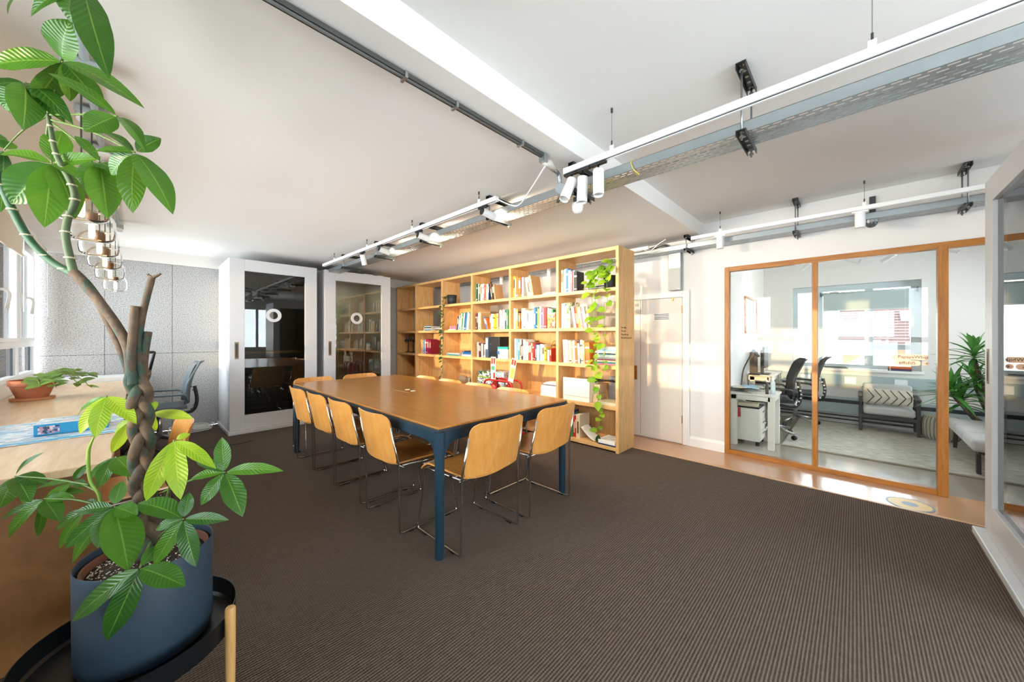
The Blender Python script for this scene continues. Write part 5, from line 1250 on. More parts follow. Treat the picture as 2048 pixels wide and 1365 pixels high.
PLANT_STEMS = {"main":[[-0.15,1.845,1.484,0.0153],[-0.199,1.896,1.522,0.0132],[-0.25,1.949,1.595,0.0132],[-0.289,1.99,1.694,0.0125],[-0.318,2.02,1.789,0.0118],[-0.346,2.05,1.89,0.0111]],
"second":[[-0.15,1.845,1.484,0.0139],[-0.167,1.856,1.594,0.0118],[-0.164,1.853,1.659,0.0118],[-0.147,1.835,1.724,0.0118],[-0.156,1.844,1.781,0.0111],[-0.181,1.87,1.847,0.0097],[-0.194,1.884,1.896,0.0083],[-0.201,1.891,1.953,0.0076],[-0.209,1.9,2.015,0.0069]],
"s1":[[-0.019,1.709,1.137,0.0167],[-0.026,1.716,1.235,0.0167],[-0.051,1.742,1.309,0.016],[-0.091,1.784,1.391,0.0153],[-0.123,1.817,1.448,0.0181],[-0.15,1.845,1.487,0.0181]],
"s1b":[[-0.021,1.732,1.127,0.0127],[-0.037,1.749,1.21,0.0127],[-0.067,1.78,1.309,0.0127],[-0.096,1.804,1.396,0.0126]],
"s2":[[-0.016,1.677,1.123,0.0151],[-0.02,1.681,1.181,0.0144],[-0.018,1.679,1.252,0.0137],[-0.014,1.675,1.316,0.013],[-0.011,1.672,1.377,0.0123]],
"s3":[[0.009,1.68,1.12,0.0139],[-0.001,1.69,1.202,0.0125],[-0.003,1.693,1.268,0.0125],[0.003,1.686,1.333,0.0118],[0.015,1.674,1.407,0.0111],[0.024,1.664,1.456,0.0111],[0.028,1.66,1.477,0.0097]],
"s3a":[[0.026,1.662,1.471,0.007],[0.018,1.67,1.482,0.0042]],
"s3b":[[0.027,1.661,1.471,0.007],[0.036,1.651,1.476,0.0056],[0.047,1.641,1.484,0.0035]],
"s4":[[0.011,1.692,1.102,0.014],[0.008,1.695,1.169,0.0133],[0.011,1.692,1.226,0.0126],[0.019,1.683,1.294,0.0119]],
"g":[[-0.087,1.808,0.685,0.0057],[-0.095,1.817,0.751,0.0057],[-0.115,1.838,0.801,0.0057],[-0.119,1.842,0.893,0.0057],[-0.106,1.829,0.944,0.0028]],
"axis":[[0.028,1.66,0.539,0.0],[0.018,1.67,0.645,0.0],[0.009,1.68,0.744,0.0],[0.005,1.685,0.842,0.0],[0.003,1.686,0.973,0.0],[0.0,1.689,1.071,0.0],[-0.007,1.696,1.161,0.0]]}
pcx, pcy = 0.02, 1.665
st_ = thing("plant_stand", "round black metal plant tray on pale wooden legs", "plant stand", (-0.006, 1.66, 0))
BTRAY = mat("black_tray_metal", "#15181B", 0.35, metal=0.3, vary=0.05); OAKL = wood("pale_oak_leg", "#C2904F", "#DBAE70", (8, 8, 0.7), 6, 0.45)
tc_ = (-0.006, 1.66, 0)
autosmooth(MB().lathe([(0.0001, 0.270), (0.235, 0.270), (0.248, 0.278), (0.252, 0.345), (0.249, 0.345), (0.244, 0.290), (0.236, 0.281), (0.0001, 0.281)], 56, tc_).build("tray", BTRAY, st_))
for k in range(3):
    a = R(-37 + 120 * k); x, y = tc_[0] + 0.268 * math.cos(a), tc_[1] + 0.268 * math.sin(a)
    autosmooth(MB().lathe([(0.011, 0.0), (0.0145, 0.20), (0.015, 0.372), (0.012, 0.378), (0.0001, 0.378)], 16, (x, y, 0)).build("leg", OAKL, st_))
    MB().cyl((tc_[0] + 0.24 * math.cos(a), tc_[1] + 0.24 * math.sin(a), 0.31), (x, y, 0.31), 0.006, n=8).build("leg_bolt", BTRAY, st_)
pt_ = thing("planter", "blue-grey round planter standing in the black tray", "planter", (pcx, pcy, 0.2812))
SLATE = mat("blue_grey_planter", "#2C3D4C", 0.5, vary=0.04)
autosmooth(MB().lathe([(0.0001, 0.2815), (0.142, 0.2815), (0.156, 0.290), (0.160, 0.31), (0.1615, 0.585), (0.160, 0.588), (0.1575, 0.585), (0.152, 0.34), (0.0001, 0.33)], 64, (pcx, pcy, 0)).build("shell", SLATE, pt_))
mt = thing("money_tree", "tall braided money tree in a terracotta liner, foreground left", "plant", (pcx, pcy, 0.335))
autosmooth(MB().lathe([(0.11, 0.335), (0.146, 0.552), (0.149, 0.556), (0.149, 0.568), (0.142, 0.568), (0.138, 0.545), (0.0001, 0.545)], 48, (pcx, pcy, 0)).build("grow_pot", mat("liner_terracotta", "#7B4A38", 0.7), mt))
SOIL = mat("dark_bark_soil", "#33261D", 0.95, vary=0.4, vscale=60, bump=0.8, bscale=90)
so = MB().lathe([(0.139, 0.546), (0.10, 0.553), (0.05, 0.560), (0.0001, 0.563)], 40, (pcx, pcy, 0)).build("soil", SOIL, mt, True)
rp = random.Random(5)
PERL = mat("perlite", "#E4DFD4", 0.9)
m = MB()
for k in range(420):     # perlite crumbs strewn over the soil
    r_ = 0.132 * math.sqrt(rp.random()); a = rp.uniform(0, 2 * math.pi); s = rp.uniform(0.0018, 0.0042)
    x, y = pcx + r_ * math.cos(a), pcy + r_ * math.sin(a)
    m.obox((x, y, 0.563 - 0.12 * r_ + s * 0.5), (s, s * rp.uniform(.8, 1.6), s * .8), (rp.uniform(0, 3), rp.uniform(0, 3), rp.uniform(0, 3)))
pe = m.build("perlite_crumbs", PERL, so); pe["kind"] = "stuff"
def bark():
    m = bpy.data.materials.new("money_tree_bark"); m.use_nodes = True
    N = m.node_tree.nodes; L = m.node_tree.links; b = N["Principled BSDF"]; b.inputs["Roughness"].default_value = 0.8
    tc = N.new("ShaderNodeTexCoord"); mp = N.new("ShaderNodeMapping"); mp.inputs["Scale"].default_value = (1, 1, 0.45); L.new(tc.outputs["Object"], mp.inputs[0])
    n1 = N.new("ShaderNodeTexNoise"); n1.inputs["Scale"].default_value = 24; n1.inputs["Detail"].default_value = 6; L.new(mp.outputs[0], n1.inputs[0])
    n2 = N.new("ShaderNodeTexNoise"); n2.inputs["Scale"].default_value = 80; n2.inputs["Detail"].default_value = 5; L.new(tc.outputs["Object"], n2.inputs[0])
    rp = N.new("ShaderNodeValToRGB"); L.new(n1.outputs["Fac"], rp.inputs[0]); e = rp.color_ramp.elements
    e[0].position = 0.40; e[0].color = (*srgb("#3C4F40"), 1); e[1].position = 0.75; e[1].color = (*srgb("#80694F"), 1)
    a = e.new(0.45); a.color = (*srgb("#4A5644"), 1); a = e.new(0.47); a.color = (*srgb("#574536"), 1)
    mx = N.new("ShaderNodeMix"); mx.data_type = 'RGBA'; mx.blend_type = 'MULTIPLY'; mx.inputs[0].default_value = 0.5
    L.new(rp.outputs[0], mx.inputs[6]); L.new(n2.outputs["Fac"], mx.inputs[7]); L.new(mx.outputs[2], b.inputs["Base Color"])
    bp = N.new("ShaderNodeBump"); bp.inputs["Strength"].default_value = 0.5; bp.inputs["Distance"].default_value = 0.004; L.new(n2.outputs["Fac"], bp.inputs["Height"]); L.new(bp.outputs[0], b.inputs["Normal"])
    return m
BARK = bark(); GBARK = mat("green_branch_bark", "#234A2E", 0.55, vary=0.25, vscale=30, bump=0.3, bscale=80); GB2 = mat("grey_green_branch", "#4A5A3A", 0.6, vary=0.25, vscale=30, bump=0.3)
def stem(key, material, n=10, nm="branch"):
    q = spline(PLANT_STEMS[key], 6)
    o = MB().tube([p[:3] for p in q], [p[3] * 0.84 for p in q], n).build(nm, material, mt, True)
    return o, q
for key, mtl in (("main", GBARK), ("second", GB2)):
    o, q = stem(key, mtl)
    for i in range(3, len(q) - 2, 5):     # pale leaf scars
        p = Vector(q[i][:3]); MB().lathe([(q[i][3] * 1.06, -0.002), (q[i][3] * 1.1, 0.0), (q[i][3] * 1.04, 0.003)], 10, tuple(p)).build("leaf_scar", mat("leaf_scar", "#B9B08E", 0.8), o)
for key in ("s1", "s1b", "s2", "s3", "s4"): stem(key, BARK, 12, "trunk_stem")
for key in ("s3a", "s3b"): stem(key, BARK, 8, "stub")
stem("g", mat("bright_stem", "#7FA03C", 0.5), 8)
ax = spline(PLANT_STEMS["axis"], 8)
for k in range(3):       # plaited strands
    pts = []; rs = []; n_ = 64
    for i in range(n_ + 1):
        f = i / n_; j = f * (len(ax) - 1); j0 = min(int(j), len(ax) - 2); g_ = j - j0
        p = [a_ + (b_ - a_) * g_ for a_, b_ in zip(ax[j0], ax[j0 + 1])]
        ph = k * 2 * math.pi / 3 + f * 5.2 * math.pi
        A = 0.0195 + 0.008 * max(0, 1 - f * 4)
        pts.append((p[0] + A * math.sin(ph), p[1] + 0.62 * A * math.sin(2 * ph), p[2])); rs.append(0.0165 - 0.0025 * f + 0.004 * max(0, 1 - 4 * f))
    MB().tube(pts, rs, 12).build("trunk_strand", BARK, mt, True)
LEAF = leafmat("money_tree_leaf", "#174A1C", "#4B801B", "#8CB24A", 0.28, 0.34)
LEAFY = leafmat("money_tree_young_leaf", "#7FA81C", "#A9C92E", "#C9DC5C", 0.35, 0.45)
def leaflet(B, T, w, seed):
    rr = random.Random(seed)
    B = Vector(B); T = Vector(T); ax_ = T - B; ln = ax_.length; ax_.normalize()
    mid = (B + T) / 2
    n = (Vector((0, 0, 1.28)) - mid).normalized() * 0.9 + Vector((0, 0, 0.55)) + Vector((rr.uniform(-.25, .25), rr.uniform(-.25, .25), 0))
    n = n - ax_ * n.dot(ax_); n.normalize(); sd = ax_.cross(n)
    sag = rr.uniform(0.03, 0.10) * ln; wav = rr.uniform(0.03, 0.07); fold = rr.uniform(0.12, 0.3); ph = rr.uniform(0, 6)
    def fn(u, v):
        s = v * 2 - 1
        prof = max(0.0, math.sin(math.pi * min(1, u ** 0.85)) ** 0.8) * (1 + 0.25 * math.sin(math.pi * u) * (u - 0.3))
        if u < 0.06: prof = 0.035 + u * 1.5
        hw = w / 2 * min(prof, 1.0) + 0.0004
        return tuple(B + ax_ * (u * ln) + sd * (s * hw) + n * (-abs(s) * hw * fold * -1 - sag * 4 * (u - 0.5) ** 2 + sag + wav * hw * math.sin(ph + u * 14) * s * s))
    return MB().surf(fn, 14, 6)
YOUNG = {8, 9, 10, 11}
PETM = mat("leaf_stalk_green", "#5C7A34", 0.5); HUBM = mat("pale_hub", "#D9D6B4", 0.6)
for ci, (hub, stalk, lv) in enumerate(PLANT_CLUSTERS):
    q = spline(list(stalk) + [hub], 6)
    sk_ = MB().tube(q, [0.0032 - 0.001 * i / len(q) for i in range(len(q))], 6).build("leaf_stalk", PETM, mt, True)
    for li, (tip, w) in enumerate(lv):
        yl = ci in YOUNG and not (ci == 8 and li == 0)
        B = Vector(hub) + (Vector(tip) - Vector(hub)).normalized() * 0.006
        leaflet(B, tip, w * 1.05, ci * 31 + li).build("leaflet", LEAFY if yl else LEAF, sk_, True)
# ================================================================== GLAZED OFFICE
XB = 7.20
ow = MB()
ow.box(XB, XB + 0.25, -2.3, 1.2, 0, 0.79); ow.box(XB, XB + 0.25, -2.3, 1.2, 2.04, 2.46)
ow.box(XB, XB + 0.25, -2.3, -0.64, 0.79, 2.04); ow.box(XB, XB + 0.25, 0.72, 1.2, 0.79, 2.04)
struct(ow.build("wall_office_back", WALLW))
struct(MB().box(XW + 0.12, XB, 1.10, 1.22, 0, 2.46).build("wall_office_left", WALLW))
struct(MB().box(XW + 0.12, XB + 0.2, -2.42, -2.30, 0, 0.8).box(XW + 0.12, XB + 0.2, -2.42, -2.30, 2.15, 2.46).box(XW + 0.12, 4.9, -2.42, -2.30, 0.8, 2.15).box(6.9, XB + 0.2, -2.42, -2.30, 0.8, 2.15).build("wall_office_right", WALLW))
w = struct(MB().box(4.9, 6.9, -2.40, -2.33, 0.8, 0.85).box(4.9, 6.9, -2.40, -2.33, 2.10, 2.15).box(4.9, 4.95, -2.40, -2.33, 0.85, 2.10).box(6.85, 6.9, -2.40, -2.33, 0.85, 2.10).box(5.87, 5.93, -2.40, -2.33, 0.85, 2.10).build("window_17", UPVC)); w["_base"] = (0, 0, 0)  # window added out of view to fill the office with daylight
for a, b in ((4.95, 5.87), (5.93, 6.85)): MB().box(a, b, -2.37, -2.364, 0.85, 2.10).build("pane", CLEAR, w)
GREYF = mat("office_window_frame", "#C9D3D6", 0.4, vary=0.02)
w = struct(MB().box(XB + 0.10, XB + 0.17, -0.64, 0.72, 0.80, 0.86).box(XB + 0.10, XB + 0.17, -0.64, 0.72, 1.96, 2.04)
           .box(XB + 0.10, XB + 0.17, -0.64, -0.55, 0.86, 1.96).box(XB + 0.10, XB + 0.17, 0.66, 0.72, 0.86, 1.96)
           .box(XB + 0.10, XB + 0.17, 0.36, 0.46, 0.86, 1.96).build("window_16", GREYF, bevel=0.004)); w["_base"] = (0, 0, 0)
MB().box(XB + 0.11, XB + 0.16, -0.19, -0.10, 0.86, 1.96).build("mullion", GREYF, w, bevel=0.004)
MB().box(XB + 0.11, XB + 0.16, -0.55, -0.19, 1.09, 1.16).build("transom", GREYF, w, bevel=0.004)
MB().box(XB + 0.09, XB + 0.12, -0.58, -0.55, 1.40, 1.55).build("catch", UPVC, w, bevel=0.004)
for a, b in ((-0.55, -0.19), (-0.10, 0.36), (0.46, 0.66)): MB().box(XB + 0.133, XB + 0.139, a, b, 0.86, 1.96).build("pane", CLEAR, w)
MB().box(XB - 0.03, XB + 0.10, -0.66, 0.74, 0.765, 0.80).build("sill", WHITE, w, bevel=0.005)
t = thing("office_blind", "grey roller blind partly drawn over the office window", "blind", (XB + 0.06, -0.12, 1.66))
MB().cyl((XB + 0.06, -0.60, 1.91), (XB + 0.06, 0.37, 1.91), 0.026, n=14).build("roller", mat("blind_grey", "#B4C0BF", 0.8), t, True)
MB().box(XB + 0.034, XB + 0.037, -0.58, 0.35, 1.67, 1.91).build("fabric", MATS["blind_grey"], t)
MB().box(XB + 0.028, XB + 0.042, -0.58, 0.35, 1.655, 1.672).build("bottom_bar", GREYF, t, bevel=0.003)
for y in (-0.61, 0.38): MB().box(XB + 0.03, XB + 0.09, y - 0.006, y + 0.006, 1.88, 1.945).build("bracket", DARK, t)
# dado trunking, heater strip and pipes under the window
t = thing("dado_trunking", "pale blue-grey socket trunking below the office window", "trunking", (XB - 0.03, -0.3, 0.55))
MB().box(XB - 0.06, XB - 0.001, -2.2, 1.09, 0.56, 0.71).build("channel", mat("trunking_blue_grey", "#A9BABD", 0.45), t, bevel=0.004)
for y in (-0.45, 0.05, 0.55): MB().box(XB - 0.064, XB - 0.06, y - 0.06, y + 0.06, 0.585, 0.685).build("socket_plate", UPVC, t, bevel=0.003)
t = thing("skirting_heater", "long skirting heater with a dark grille along the office back wall", "heater", (XB - 0.05, 0.2, 0.0))
MB().box(XB - 0.09, XB - 0.001, -1.4, 1.05, 0.15, 0.38).build("casing", mat("heater_grey", "#AAB6B8", 0.5), t, bevel=0.004)
MB().box(XB - 0.095, XB - 0.088, -1.4, 1.05, 0.30, 0.35).build("grille", mat("heater_grille", "#2B3135", 0.5), t)
for z in (0.06, 0.11): MB().cyl((XB - 0.05, -1.4, z), (XB - 0.05, 1.05, z), 0.010, n=8).build("pipe", DARK, t, True)
MB().box(XB - 0.07, XB - 0.03, -1.2, -1.17, 0.0, 0.15).box(XB - 0.07, XB - 0.03, 0.9, 0.93, 0.0, 0.15).build("support", DARK, t)
# books on the sill
for k, (cc, h) in enumerate((("navy", 0.02), ("crimson", 0.016), ("orange", 0.026))):
    me = book_mesh(h, 0.22, 0.16, cc, 3)
    o = bpy.data.objects.new("book", me); COL.objects.link(o); o.location = (XB - 0.028, -0.33, 0.8005 + sum((0.02, 0.016, 0.026)[:k]) + 0.0006 * k + h / 2); o.rotation_euler = (R(90), 0, 0)
    tag(o, "%s book lying %s in the pile on the office sill" % (NICE.get(cc, cc), ["lowest", "in the middle", "on top"][k]), "book", "books on the office sill")
for k in range(2):
    solo("clipboard", MB().obox((XB + 0.03, 0.20 + 0.02 * k, 0.806 + 0.012 * k), (0.11, 0.26, 0.010), (0, 0.05, 0.06 * k)), [BMATS["grey"], BMATS["black"]][k], ["grey folder lying on the left of the office sill", "black folder on top of the grey folder on the sill"][k], "folder", bevel=0.002)
# desks
DW = mat("white_desk_laminate", "#E6E1D6", 0.4, vary=0.02)
def white_desk(x0, x1, y0, y1, z, label):
    t = thing("office_desk", label, "desk", ((x0 + x1) / 2, (y0 + y1) / 2, 0))
    MB().box(x0, x1, y0, y1, z - 0.022, z).build("desk_top", DW, t, bevel=0.003)
    MB().box(x0 + 0.03, x1 - 0.03, y0 + 0.02, y0 + 0.05, z - 0.08, z - 0.026).box(x0 + 0.02, x0 + 0.05, y0 + 0.05, y1, z - 0.08, z - 0.026).build("frame_rail", DW, t, bevel=0.003)
    for x in (x0 + 0.02, x1 - 0.08):
        for y in (y0 + 0.015, y1 - 0.075):
            MB().box(x, x + 0.06, y, y + 0.06, 0, z - 0.024).build("leg", DW, t, bevel=0.004)
white_desk(4.84, 5.30, 0.63, 1.08, 0.62, "white desk nearest the oak screen in the office")
white_desk(5.95, 6.75, 0.80, 1.09, 0.74, "white desk with a monitor under the office back window")
t = thing("pedestal", "white three-drawer pedestal under the nearer office desk", "drawer unit", (5.10, 0.93, 0))
MB().box(4.95, 5.27, 0.795, 1.075, 0.05, 0.43).build("body", DW, t, bevel=0.004)
for k in range(3):
    d = MB().box(4.965, 5.255, 0.785, 0.795, 0.06 + 0.123 * k, 0.178 + 0.123 * k).build("drawer", DW, t, bevel=0.002)
    MB().box(5.05, 5.17, 0.775, 0.785, 0.135 + 0.123 * k, 0.147 + 0.123 * k).build("handle", CHROME, d, bevel=0.002)
for x in (4.98, 5.24):
    for y in (0.82, 1.05): MB().cyl((x, y, 0), (x, y, 0.05), 0.02, n=10).build("caster", BLACK, t)
solo("red_strap", MB().sheet(lambda u, v: (4.944 - 0.006 * math.sin(3 * v), 0.98 + 0.028 * u, 0.43 - 0.11 * v), 2, 6, 0.003), BMATS["red"], "red fabric strap hanging over the pedestal", "strap")
t = thing("laptop_tray", "black tray with papers on the white pedestal", "tray", (5.1, 0.93, 0.431))
MB().box(4.955, 5.265, 0.80, 1.07, 0.431, 0.447).build("tray", BLACK, t, bevel=0.003)
MB().obox((5.05, 0.92, 0.467), (0.14, 0.20, 0.038), (0, 0, 0.1)).build("boxed_papers", BMATS["cream"], t, bevel=0.002)
t = thing("monitor", "black monitor on a stand on the back office desk", "monitor", (6.14, 0.94, 0.741))
MB().box(5.98, 6.30, 0.905, 0.93, 0.83, 1.13).build("screen", BLACK, t, bevel=0.004)
MB().box(6.04, 6.24, 0.93, 0.96, 0.88, 1.08).build("rear_shell", mat("charcoal", "#3B4044", 0.5), t, bevel=0.008)
MB().box(6.11, 6.17, 0.935, 0.97, 0.75, 0.98).build("stand", BLACK, t, bevel=0.004)
MB().box(6.04, 6.24, 0.86, 1.03, 0.741, 0.753).build("foot", BLACK, t, bevel=0.004)
t = thing("monitor", "dark wood-backed monitor seen edge-on left of the black monitor", "monitor", (5.90, 1.01, 0.741))
MB().box(5.885, 5.925, 0.97, 1.06, 0.76, 1.06).build("screen", mat("brown_screen_shell", "#4A3A30", 0.5), t, bevel=0.004)
MB().box(5.84, 5.97, 0.94, 1.07, 0.741, 0.76).build("foot", BLACK, t, bevel=0.004)
t = thing("desk_lamp", "slim dark desk lamp with a bent arm in the office", "desk lamp", (5.22, 1.03, 0.62))
MB().lathe([(0.05, 0), (0.05, 0.012), (0.0001, 0.016)], 18, (5.22, 1.03, 0.6205)).build("base", BLACK, t, True)
MB().tube(spline([(5.22, 1.03, 0.63), (5.24, 1.01, 0.85), (5.28, 0.95, 1.02), (5.30, 0.92, 1.10)], 6), 0.008, 8).build("arm", BLACK, t, True)
MB().tube([(5.30, 0.92, 1.11), (5.30, 0.86, 1.02)], [0.012, 0.02], 10).build("head", mat("charcoal"), t, True)
ro = random.Random(2)
for k in range(7):
    a = ro.uniform(-0.6, 0.6)
    solo("loose_paper", MB().obox((5.02 + 0.07 * (k % 3), 0.86 + 0.045 * (k % 5), 0.6245 + 0.009 * k), (0.21, 0.14, 0.008), (0, 0, a)), [BMATS["white"], BMATS["grey"], BMATS["lightblue"], BMATS["black"]][k % 4], "%s pad, %s up in the heap on the nearer office desk" % (["white", "grey", "light blue", "black"][k % 4], ORD[k]), "notepad", group="pads heaped on the office desk", bevel=0.001)
for k, (x, y, h, r_, mm, lb) in enumerate(((4.93, 0.72, 0.14, 0.016, BLACK, "black tube standing on the nearer office desk"), (5.00, 0.675, 0.16, 0.024, mat("clear_blue_bottle", "#A9BFD0", 0.2), "pale blue pump bottle on the nearer office desk"))):
    t = thing("desk_bottle", lb, "bottle", (x, y, 0.6202))
    autosmooth(MB().lathe([(r_, 0), (r_, h * 0.8), (r_ * 0.5, h * 0.9), (r_ * 0.45, h), (0.0001, h)], 16, (x, y, 0.6204)).build("body", mm, t))
    MB().lathe([(r_ * 0.55, h), (r_ * 0.55, h + 0.02), (0.0001, h + 0.02)], 12, (x, y, 0.6204)).build("cap", WHITE, t)
office_chair((5.62, 0.80, 0.0125), R(14), "black mesh office chair with chrome base at the nearer office desk", grp="office chairs behind the glass")
office_chair((6.55, 0.62, 0.0125), R(0), "black mesh office chair at the back office desk", grp="office chairs behind the glass")
# rug with woven bands
def rugmat():
    m = bpy.data.materials.new("woven_rug"); m.use_nodes = True
    N = m.node_tree.nodes; L = m.node_tree.links; b = N["Principled BSDF"]; b.inputs["Roughness"].default_value = 0.95
    tc = N.new("ShaderNodeTexCoord"); mp = N.new("ShaderNodeMapping"); mp.inputs["Scale"].default_value = (60, 5, 1); L.new(tc.outputs["Object"], mp.inputs[0])
    n = N.new("ShaderNodeTexNoise"); n.inputs["Scale"].default_value = 2.0; n.inputs["Detail"].default_value = 4; L.new(mp.outputs[0], n.inputs[0])
    rp = N.new("ShaderNodeValToRGB"); L.new(n.outputs["Fac"], rp.inputs[0]); e = rp.color_ramp.elements
    e[0].position = 0.35; e[0].color = (*srgb("#8F8B82"), 1); e[1].position = 0.62; e[1].color = (*srgb("#DAD3C6"), 1)
    L.new(rp.outputs[0], b.inputs["Base Color"])
    bp = N.new("ShaderNodeBump"); bp.inputs["Strength"].default_value = 0.6; bp.inputs["Distance"].default_value = 0.006; L.new(n.outputs["Fac"], bp.inputs["Height"]); L.new(bp.outputs[0], b.inputs["Normal"])
    return m
rug = thing("woven_rug", "large oatmeal woven rug on the office floor", "rug", (6.1, -0.6, 0))
MB().box(5.22, 7.05, -2.1, 0.62, 0.0, 0.012).build("weave", rugmat(), rug, bevel=0.004)
MB().box(5.20, 5.222, -2.1, 0.62, 0.0, 0.015).build("edge_binding", mat("rug_binding", "#A79C8A", 0.9), rug, bevel=0.003)
# lounge chair with a zigzag cushion
GREYC = mat("pale_grey_upholstery", "#C4C4C2", 0.9, vary=0.04, bump=0.15, bscale=200); DKW = mat("dark_stained_wood", "#3A3735", 0.5, vary=0.12)
RZ = 0.0125
t = thing("lounge_chair", "dark framed lounge chair with pale grey pads by the office window", "armchair", (6.95, -0.31, RZ))
for y in (-0.575, -0.055):
    MB().box(6.72, 6.755, y - 0.017, y + 0.017, RZ, 0.47).build("front_leg", DKW, t, bevel=0.004)
    MB().box(7.06, 7.095, y - 0.017, y + 0.017, RZ, 0.44).build("rear_leg", DKW, t, bevel=0.004)
    MB().obox((6.91, y, 0.475), (0.40, 0.045, 0.028), (0, -0.04, 0)).build("armrest", DKW, t, bevel=0.008)
    MB().box(6.74, 7.08, y - 0.012, y + 0.012, 0.19, 0.235).build("side_rail", DKW, t, bevel=0.003)
MB().box(6.725, 6.75, -0.575, -0.055, 0.185, 0.235).build("front_rail", DKW, t, bevel=0.003)
MB().box(7.06, 7.085, -0.575, -0.055, 0.06, 0.085).build("stretcher", DKW, t, bevel=0.003)
def pad(nm, c, s, rot, m, par, b=0.03):
    o = MB().obox(c, s, rot).build(nm, m, par, bevel=b, seg=4); return o
pad("seat_pad", (6.90, -0.315, 0.285), (0.40, 0.47, 0.10), (0, 0.06, 0), GREYC, t)
pad("back_pad", (7.05, -0.315, 0.45), (0.09, 0.46, 0.34), (0, 0.18, 0), GREYC, t)
cu = thing("zigzag_cushion", "cream cushion with black zigzag lines on the lounge chair", "cushion", (6.96, -0.315, 0.345))
def cush(u, v, off=0.0):
    y = -0.315 + (u - 0.5) * 0.46; z = 0.355 + 0.20 * v
    bul = 0.055 * (math.sin(math.pi * u) * math.sin(math.pi * v)) ** 0.45
    return (6.955 + 0.05 * v - bul - off, y, z)
MB().surf(lambda u, v: cush(u, v), 18, 10).surf(lambda u, v: (6.955 + 0.05 * v + 0.055 * (math.sin(math.pi * u) * math.sin(math.pi * v)) ** 0.45, -0.315 + (u - 0.5) * 0.46, 0.355 + 0.20 * v), 18, 10).build("cover", mat("cream_wool", "#D9CFBE", 0.95, vary=0.08, bump=0.4, bscale=120), cu, True)
for k in range(6):
    u0 = 0.05 + 0.16 * k; pts = []
    for q in range(25):
        f = q / 24; u = u0 + (0.14 if True else 0) * (abs((f * 2) % 2 - 1) - 0.5); u = min(0.97, max(0.03, u))
        pts.append(cush(u, 0.04 + 0.92 * f, 0.003))
    MB().tube(pts, 0.0045, 5).build("zigzag_line", BLACK, cu, True)
# second low chair, seen from its side at the right
t = thing("low_bench", "pale grey channelled low seat on slanted dark legs, beside the yucca", "bench", (5.85, -1.05, RZ))
for k in range(3):
    x0_ = 5.20 + 0.415 * k
    MB().box(x0_, x0_ + 0.41, -1.36, -0.76, 0.235, 0.345).build("seat_channel", GREYC, t, bevel=0.035, seg=4)
    MB().obox((x0_ + 0.205, -1.37, 0.50), (0.41, 0.10, 0.36), (0.2, 0, 0)).build("back_channel", GREYC, t, bevel=0.035, seg=4)
for x, dx in ((5.36, -0.02), (6.36, 0.06)):
    for y in (-0.82, -1.32):
        MB().prism([(x + dx - 0.022, RZ), (x + dx + 0.022, RZ), (x + 0.035, 0.236), (x - 0.025, 0.236)], 'y', y - 0.014, y + 0.014).build("leg", DKW, t, bevel=0.003)
MB().box(5.22, 6.44, -1.33, -0.80, 0.215, 0.236).build("frame", DKW, t)
# woven pouf
t = thing("woven_pouf", "ribbed woven grey pouf between the lounge chair and the bench", "pouf", (6.78, -0.72, RZ))
autosmooth(MB().lathe([(0.13, RZ), (0.155, 0.06), (0.165, 0.16), (0.155, 0.25), (0.13, 0.29), (0.0001, 0.30)], 28, (6.80, -0.76, 0)).build("body", mat("pouf_wool", "#B0A99C", 0.95, bump=0.4, bscale=80), t))
for k in range(28):
    a = 2 * math.pi * k / 28
    MB().tube([(6.80 + r_ * math.cos(a), -0.76 + r_ * math.sin(a), z) for r_, z in ((0.135, 0.02), (0.160, 0.06), (0.170, 0.16), (0.160, 0.25), (0.135, 0.292))], 0.006, 5).build("rib", mat("pouf_rib", "#8F887B", 0.95), t, True)
# yucca
YUC = leafmat("yucca_leaf", "#1F5A2A", "#4E8E3A", "#7FAE5A", 0.35, 0.25)
t = thing("yucca", "tall yucca with sword-shaped leaves in the corner of the office", "plant", (6.60, -1.05, RZ))
autosmooth(MB().lathe([(0.11, RZ), (0.14, 0.22), (0.13, 0.22), (0.12, 0.19), (0.0001, 0.19)], 24, (6.60, -1.22, 0)).build("pot", mat("grey_pot", "#6F7274", 0.6), t))
ry = random.Random(14)
def sword(B, d, ln, w, droop):
    B = Vector(B); d = Vector(d).normalized(); sd = d.cross(Vector((0, 0, 1)))
    if sd.length < 0.1: sd = Vector((1, 0, 0))
    sd.normalize(); up = sd.cross(d)
    def fn(u, v):
        s = v * 2 - 1; hw = w / 2 * (0.45 + 0.55 * math.sin(math.pi * min(1, 0.15 + u * 0.7))) * (1 - u ** 3) + 0.0004
        p = B + d * (u * ln) + Vector((0, 0, -droop * ln * u * u)) + sd * (s * hw) + up * (abs(s) * hw * 0.35)
        return tuple(p)
    return MB().surf(fn, 8, 2)
for (tx, ty, tz, n) in ((6.59, -0.98, 1.02, 34), (6.44, -0.80, 0.62, 28), (6.68, -1.00, 0.72, 26), (6.50, -1.12, 0.80, 30), (6.57, -0.88, 0.50, 24)):
    q = spline([(6.60, -1.22, 0.18), ((6.60 + tx) / 2, (-1.22 + ty) / 2 + 0.02, tz * 0.55), (tx, ty, tz)], 6)
    sv = MB().tube(q, [0.026 - 0.008 * i / len(q) for i in range(len(q))], 10).build("cane", BARK, t, True)
    for k in range(n):
        a = 2.4 * k; el = R(78) - R(95) * k / n
        d = (math.cos(a) * math.cos(el), math.sin(a) * math.cos(el), math.sin(el))
        sword((tx, ty, tz - 0.03 + 0.004 * (n - k)), d, ry.uniform(0.26, 0.42), 0.046, ry.uniform(0.1, 0.5)).build("leaf", YUC, sv, True)
